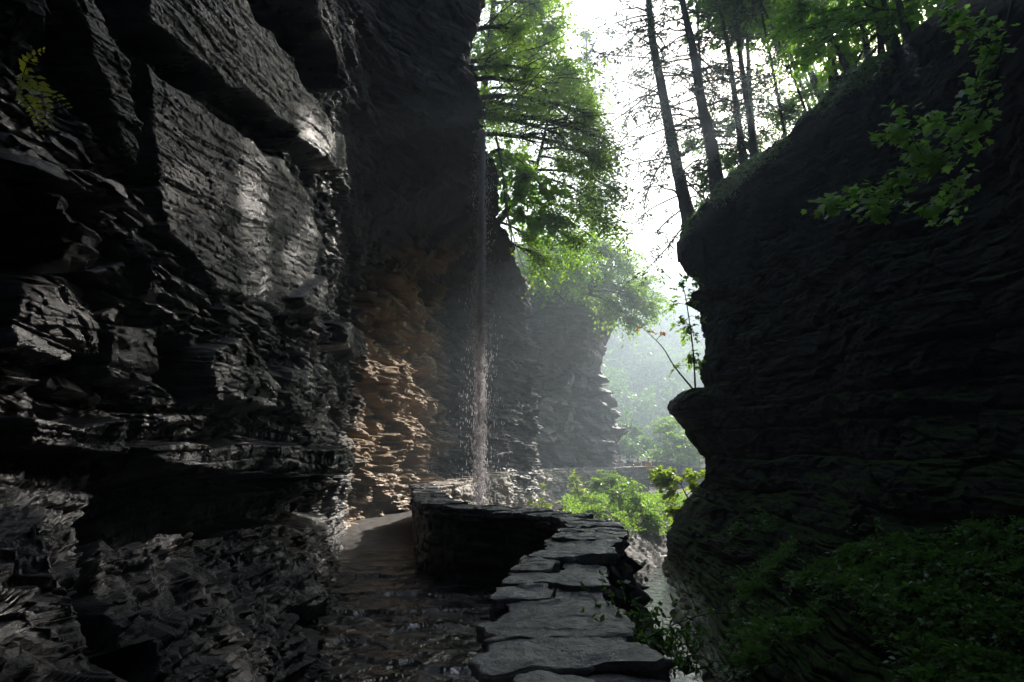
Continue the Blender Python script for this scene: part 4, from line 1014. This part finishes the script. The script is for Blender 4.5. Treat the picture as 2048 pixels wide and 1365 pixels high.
# --- ground cover on the right slope
def cover():
    m = (Rpy > 1030) & (Rpy < 1420) & (Rpx > 1480) & (Rpx < 2150)
    pts = RG[m]; nn = RN[m]
    q = fbm(pts, .9, 3, 5) + (Rpx[m] - 1700) / 900 - np.abs(Rpy[m] - 1180) / 420 + .25
    ok = np.where(q > 0)[0]
    i = RNG.choice(ok, min(4200, len(ok)), replace=False)
    lv = Leaves('simple')
    n = len(i); d = np.stack([RNG.normal(-.3, .7, n), RNG.normal(-.5, .5, n), RNG.normal(.25, .5, n)], -1)
    sprays(lv, None, pts[i] + nn[i] * .03, d, .22, 9, .065, .45, spread=1.0, jit=.2)
    j = i[:700]; sprays(lv, None, pts[j] + nn[j] * .05, d[:700] + np.array([-.2, -.2, .3]), .42, 16, .085, .5, spread=1.1, jit=.1)
    o = lv.build('ground_cover', MAT['cover'], None)
    tag(o, 'dark green ferns and moss covering the lower right slope', 'ground cover', kind='stuff')
    # rim moss and grass tufts
    r0 = RG.shape[0] - 74
    band = RG[r0 - 26:r0 + 40, 50:420].reshape(-1, 3)
    bq = fbm(band, 1.3, 3, 8)
    ok = np.where(bq > .05)[0]; i = RNG.choice(ok, 2600, replace=False); n = len(i)
    lv = Leaves('needle'); sprays(lv, None, band[i], np.stack([RNG.normal(-.4, .5, n), RNG.normal(-.5, .5, n), RNG.normal(-.1, .5, n)], -1), .2, 7, .09, .6)
    tag(lv.build('moss', MAT['cover']), 'mossy tufts along the rim of the right cliff', 'moss', kind='stuff')
    # bank growth under the far wall
    n = 3000
    x = RNG.uniform(1.5, 9, n * 4); y = RNG.uniform(25, 41, n * 4)
    z = ground_z(x, y); p = np.stack([x, y, z], -1)
    px, py = proj(p)
    ok = (px > 1130) & (px < 1420) & (py > 945) & (py < 1085) & (fbm(p, .5, 3, 3) + (1040 - py) / 60 > -.2) & (z > -1.6)
    p = p[ok][:n]; k = len(p)
    lv = Leaves('simple'); sprays(lv, None, p, np.stack([RNG.normal(0, .6, k), RNG.normal(-.3, .6, k), RNG.normal(.6, .3, k)], -1), .4, 9, .12, .3)
    tag(lv.build('bank_plants', MAT['leaf_bright']), 'tangle of sunlit plants covering the bank below the far wall', 'plants', kind='stuff')
cover()

# ------------------------------------------------------------------ WATERFALL
def waterfall():
    x0, y0 = P(962, 600, 15.3)[0], 15.3
    n = 15000
    ztop = P(960, 262, 15.3)[2]; zb = -.1
    f = RNG.random(n) ** 1.35
    z = ztop - f * (ztop - zb)
    sp = .035 + .08 * f
    x = x0 + RNG.normal(0, 1, n) * sp * np.where(RNG.random(n) < .14, 2.6, .75); y = y0 + RNG.normal(0, 1, n) * sp
    ln = RNG.uniform(.012, .048, n) * (.8 + .6 * f); w = RNG.uniform(.004, .010, n) * np.where(f < .45, 1.35, 1.0)
    T = np.array([[0,0,1],[1,0,0],[-.5,.87,0],[-.5,-.87,0],[0,0,-1]])
    V = np.stack([x, y, z], -1)[:, None] + T[None] * np.stack([w, w, ln], -1)[:, None]
    fs = np.array([[0,1,2],[0,2,3],[0,3,1],[4,2,1],[4,3,2],[4,1,3]])
    q = (fs[None] + (np.arange(n) * 5)[:, None, None]).reshape(-1, 3)
    me = np_mesh('waterfall', V.reshape(-1, 3), q.ravel(), np.full(len(q), 3))
    tag(link('waterfall', me, MAT['drop']), 'thin waterfall of bright drops falling from the overhang', 'waterfall')
waterfall()

# ------------------------------------------------------------------ PEOPLE
def skin_mesh(name, joints, edges, mat, parent, root=0):
    me = bpy.data.meshes.new(name)
    me.from_pydata([j[0] for j in joints], edges, []); me.update()
    o = link(name, me, mat, parent)
    sk = o.modifiers.new('skin', 'SKIN'); sk.use_smooth_shade = True
    for i, j in enumerate(joints):
        v = me.skin_vertices[0].data[i]; v.radius = j[1] if isinstance(j[1], tuple) else (j[1], j[1]); v.use_root = (i == root)
    sb = o.modifiers.new('sub', 'SUBSURF'); sb.levels = 1; sb.render_levels = 2
    return o
def person(label, px, py_head, d, rot, shirt, trousers, hair, arms='down', h=1.72, lean=0.0):
    hd = P(px, py_head, d); z0 = hd[2] - h
    root = empty('person', (hd[0], hd[1], z0), label, 'person', 'people standing on the far path')
    root.rotation_euler = (0, 0, rot)
    k = h / 1.75
    J = [((0,0,.95),(.15,.10)), ((0,-.01,1.2),(.15,.10)), ((0,0,1.40),(.16,.10)), ((0,0,1.50),(.055,.055)), ((0,-.02,1.60),(.075,.088)), ((0,-.02,1.70),(.07,.085)),
         ((.10,0,.88),(.085,.09)), ((.11,-.02,.48),(.055,.06)), ((.11,0,.08),(.04,.045)), ((.12,-.14,.03),(.04,.03)),
         ((-.10,0,.88),(.085,.09)), ((-.11,-.02,.48),(.055,.06)), ((-.11,0,.08),(.04,.045)), ((-.12,-.14,.03),(.04,.03))]
    E = [(0,1),(1,2),(2,3),(3,4),(4,5),(0,6),(6,7),(7,8),(8,9),(0,10),(10,11),(11,12),(12,13)]
    A = []
    for sgn in (1, -1):
        b = len(J)
        if arms == 'up' and sgn == 1: q = [(.2,0,1.38),(.27,-.16,1.2),(.12,-.30,1.36),(.08,-.32,1.42)]
        elif arms == 'front': q = [(.2,0,1.38),(.25,-.05,1.12),(.12,-.26,1.08),(.06,-.30,1.08)]
        else: q = [(.2,0,1.38),(.25,.02,1.10),(.25,-.06,.86),(.25,-.08,.78)]
        rr = [.06, .045, .033, .035]
        for p_, r_ in zip(q, rr): J.append(((sgn * p_[0], p_[1], p_[2]), r_))
        E += [(2, b), (b, b+1), (b+1, b+2), (b+2, b+3)]; A.append(q)
    def sc_(j): return (tuple(c * k for c in j[0]), j[1] if not isinstance(j[1], tuple) else tuple(r * k for r in j[1]))
    skin_mesh('body', [sc_(j) for j in J], E, plain('skin', (.42, .27, .19), .55, .1), root)
    S = [((0,0,.90),(.165,.115)), ((0,-.01,1.2),(.165,.115)), ((0,0,1.40),(.175,.115)), ((0,0,1.47),(.075,.07))]; SE = [(0,1),(1,2),(2,3)]
    for sgn, q in zip((1, -1), A):
        b = len(S)
        S += [((sgn*q[0][0], q[0][1], q[0][2]), .075), ((sgn*q[1][0], q[1][1], q[1][2]), .062)]; SE += [(2, b), (b, b+1)]
    skin_mesh('shirt', [sc_(j) for j in S], SE, plain('shirt_cloth', shirt, .85, .15), root)
    T_ = [((0,0,.93),(.16,.11)), ((.10,0,.85),(.10,.10)), ((.11,-.02,.48),(.075,.08)), ((.11,0,.12),(.065,.07)), ((-.10,0,.85),(.10,.10)), ((-.11,-.02,.48),(.075,.08)), ((-.11,0,.12),(.065,.07))]
    skin_mesh('trousers', [sc_(j) for j in T_], [(0,1),(1,2),(2,3),(0,4),(4,5),(5,6)], plain('trouser_cloth', trousers, .85, .15), root)
    skin_mesh('hair', [sc_(j) for j in [((0,.02,1.60),(.075,.075)), ((0,.01,1.70),(.082,.09)), ((0,0,1.745),(.06,.07))]], [(0,1),(1,2)], plain('hair', hair, .6, .2), root)
person('person in a pale grey shirt leaning at the left end of the group', 1240, 912, 46.5, 2.6, (.62, .62, .68), (.08, .08, .10), (.10, .06, .04))
person('person in a dark blue top facing away beyond the wall', 1259, 911, 46.8, .4, (.05, .07, .16), (.04, .04, .05), (.03, .02, .02), 'front')
person('person in a tan top between dark blue and orange figures', 1276, 917, 46.6, -.3, (.36, .26, .17), (.10, .10, .14), (.07, .04, .03), 'up', 1.6)
person('short person in a dark grey top at the front of the group', 1281, 925, 46.0, 1.2, (.12, .13, .18), (.06, .06, .08), (.05, .03, .02), 'down', 1.3)
person('person in an orange yellow top at the right end of the group', 1297, 916, 46.2, -.8, (.85, .42, .06), (.10, .09, .08), (.05, .03, .02), 'front', 1.65)

# ------------------------------------------------------------------ HAZE, SKY, SUN, CAMERA
def haze():
    x0, x1, y0, y1, z0, z1 = -64, 104, -28, 204, -6, 66
    V = [(x, y, z) for z in (z0, z1) for y in (y0, y1) for x in (x0, x1)]
    f = [(0,2,3,1),(4,5,7,6),(0,1,5,4),(2,6,7,3),(0,4,6,2),(1,3,7,5)]
    me = bpy.data.meshes.new('haze'); me.from_pydata(V, [], f); me.update()
    m = bpy.data.materials.new('haze_air'); m.use_nodes = True; t = m.node_tree; t.nodes.clear()
    o_ = t.nodes.new('ShaderNodeOutputMaterial'); v = t.nodes.new('ShaderNodeVolumePrincipled')
    v.inputs['Color'].default_value = (.70, .86, 1.0, 1); v.inputs['Density'].default_value = HAZE_D; v.inputs['Anisotropy'].default_value = .6
    t.links.new(v.outputs[0], o_.inputs['Volume'])
    tag(link('haze', me, m), 'thin bluish mist filling the gorge', 'haze', kind='stuff')
HAZE_D = .0048
haze()

AZ, EL = math.radians(31.5), math.radians(30.5)
w = bpy.data.worlds.new('World'); sc.world = w; w.use_nodes = True
nt = w.node_tree; bg = nt.nodes['Background']
sky = nt.nodes.new('ShaderNodeTexSky'); sky.sky_type = 'NISHITA'; sky.sun_disc = False
sky.sun_elevation = EL; sky.sun_rotation = AZ; sky.dust_density = 3.0; sky.air_density = 1.2; sky.ozone_density = 1.0
nt.links.new(sky.outputs[0], bg.inputs[0]); bg.inputs[1].default_value = .11
L = bpy.data.lights.new('sun', 'SUN'); L.energy = 5.0; L.angle = math.radians(.5); L.color = (1, .93, .84)
lo = bpy.data.objects.new('sun', L); C.objects.link(lo)
sdir = Vector((math.sin(AZ) * math.cos(EL), math.cos(AZ) * math.cos(EL), math.sin(EL)))
lo.rotation_euler = sdir.to_track_quat('Z', 'Y').to_euler(); lo.location = sdir * 60

cam = bpy.data.cameras.new('camera'); cam.lens = 24; cam.sensor_width = 36; cam.clip_end = 2000; cam.clip_start = .05
co = bpy.data.objects.new('camera', cam); C.objects.link(co)
co.location = CAM; co.rotation_euler = (math.pi / 2 + TH, 0, 0); sc.camera = co

sc.render.engine = 'CYCLES'
cy = sc.cycles
cy.max_bounces = 6; cy.diffuse_bounces = 3; cy.glossy_bounces = 3; cy.transmission_bounces = 4; cy.volume_bounces = 0; cy.transparent_max_bounces = 4
cy.caustics_reflective = False; cy.caustics_refractive = False
cy.sample_clamp_indirect = 4
cy.use_denoising = True
try: cy.denoiser = 'OPENIMAGEDENOISE'
except Exception: pass
cy.use_adaptive_sampling = True; cy.adaptive_threshold = .02
sc.view_settings.view_transform = 'Standard'; sc.view_settings.look = 'None'
sc.view_settings.exposure = 1.15; sc.view_settings.gamma = 1
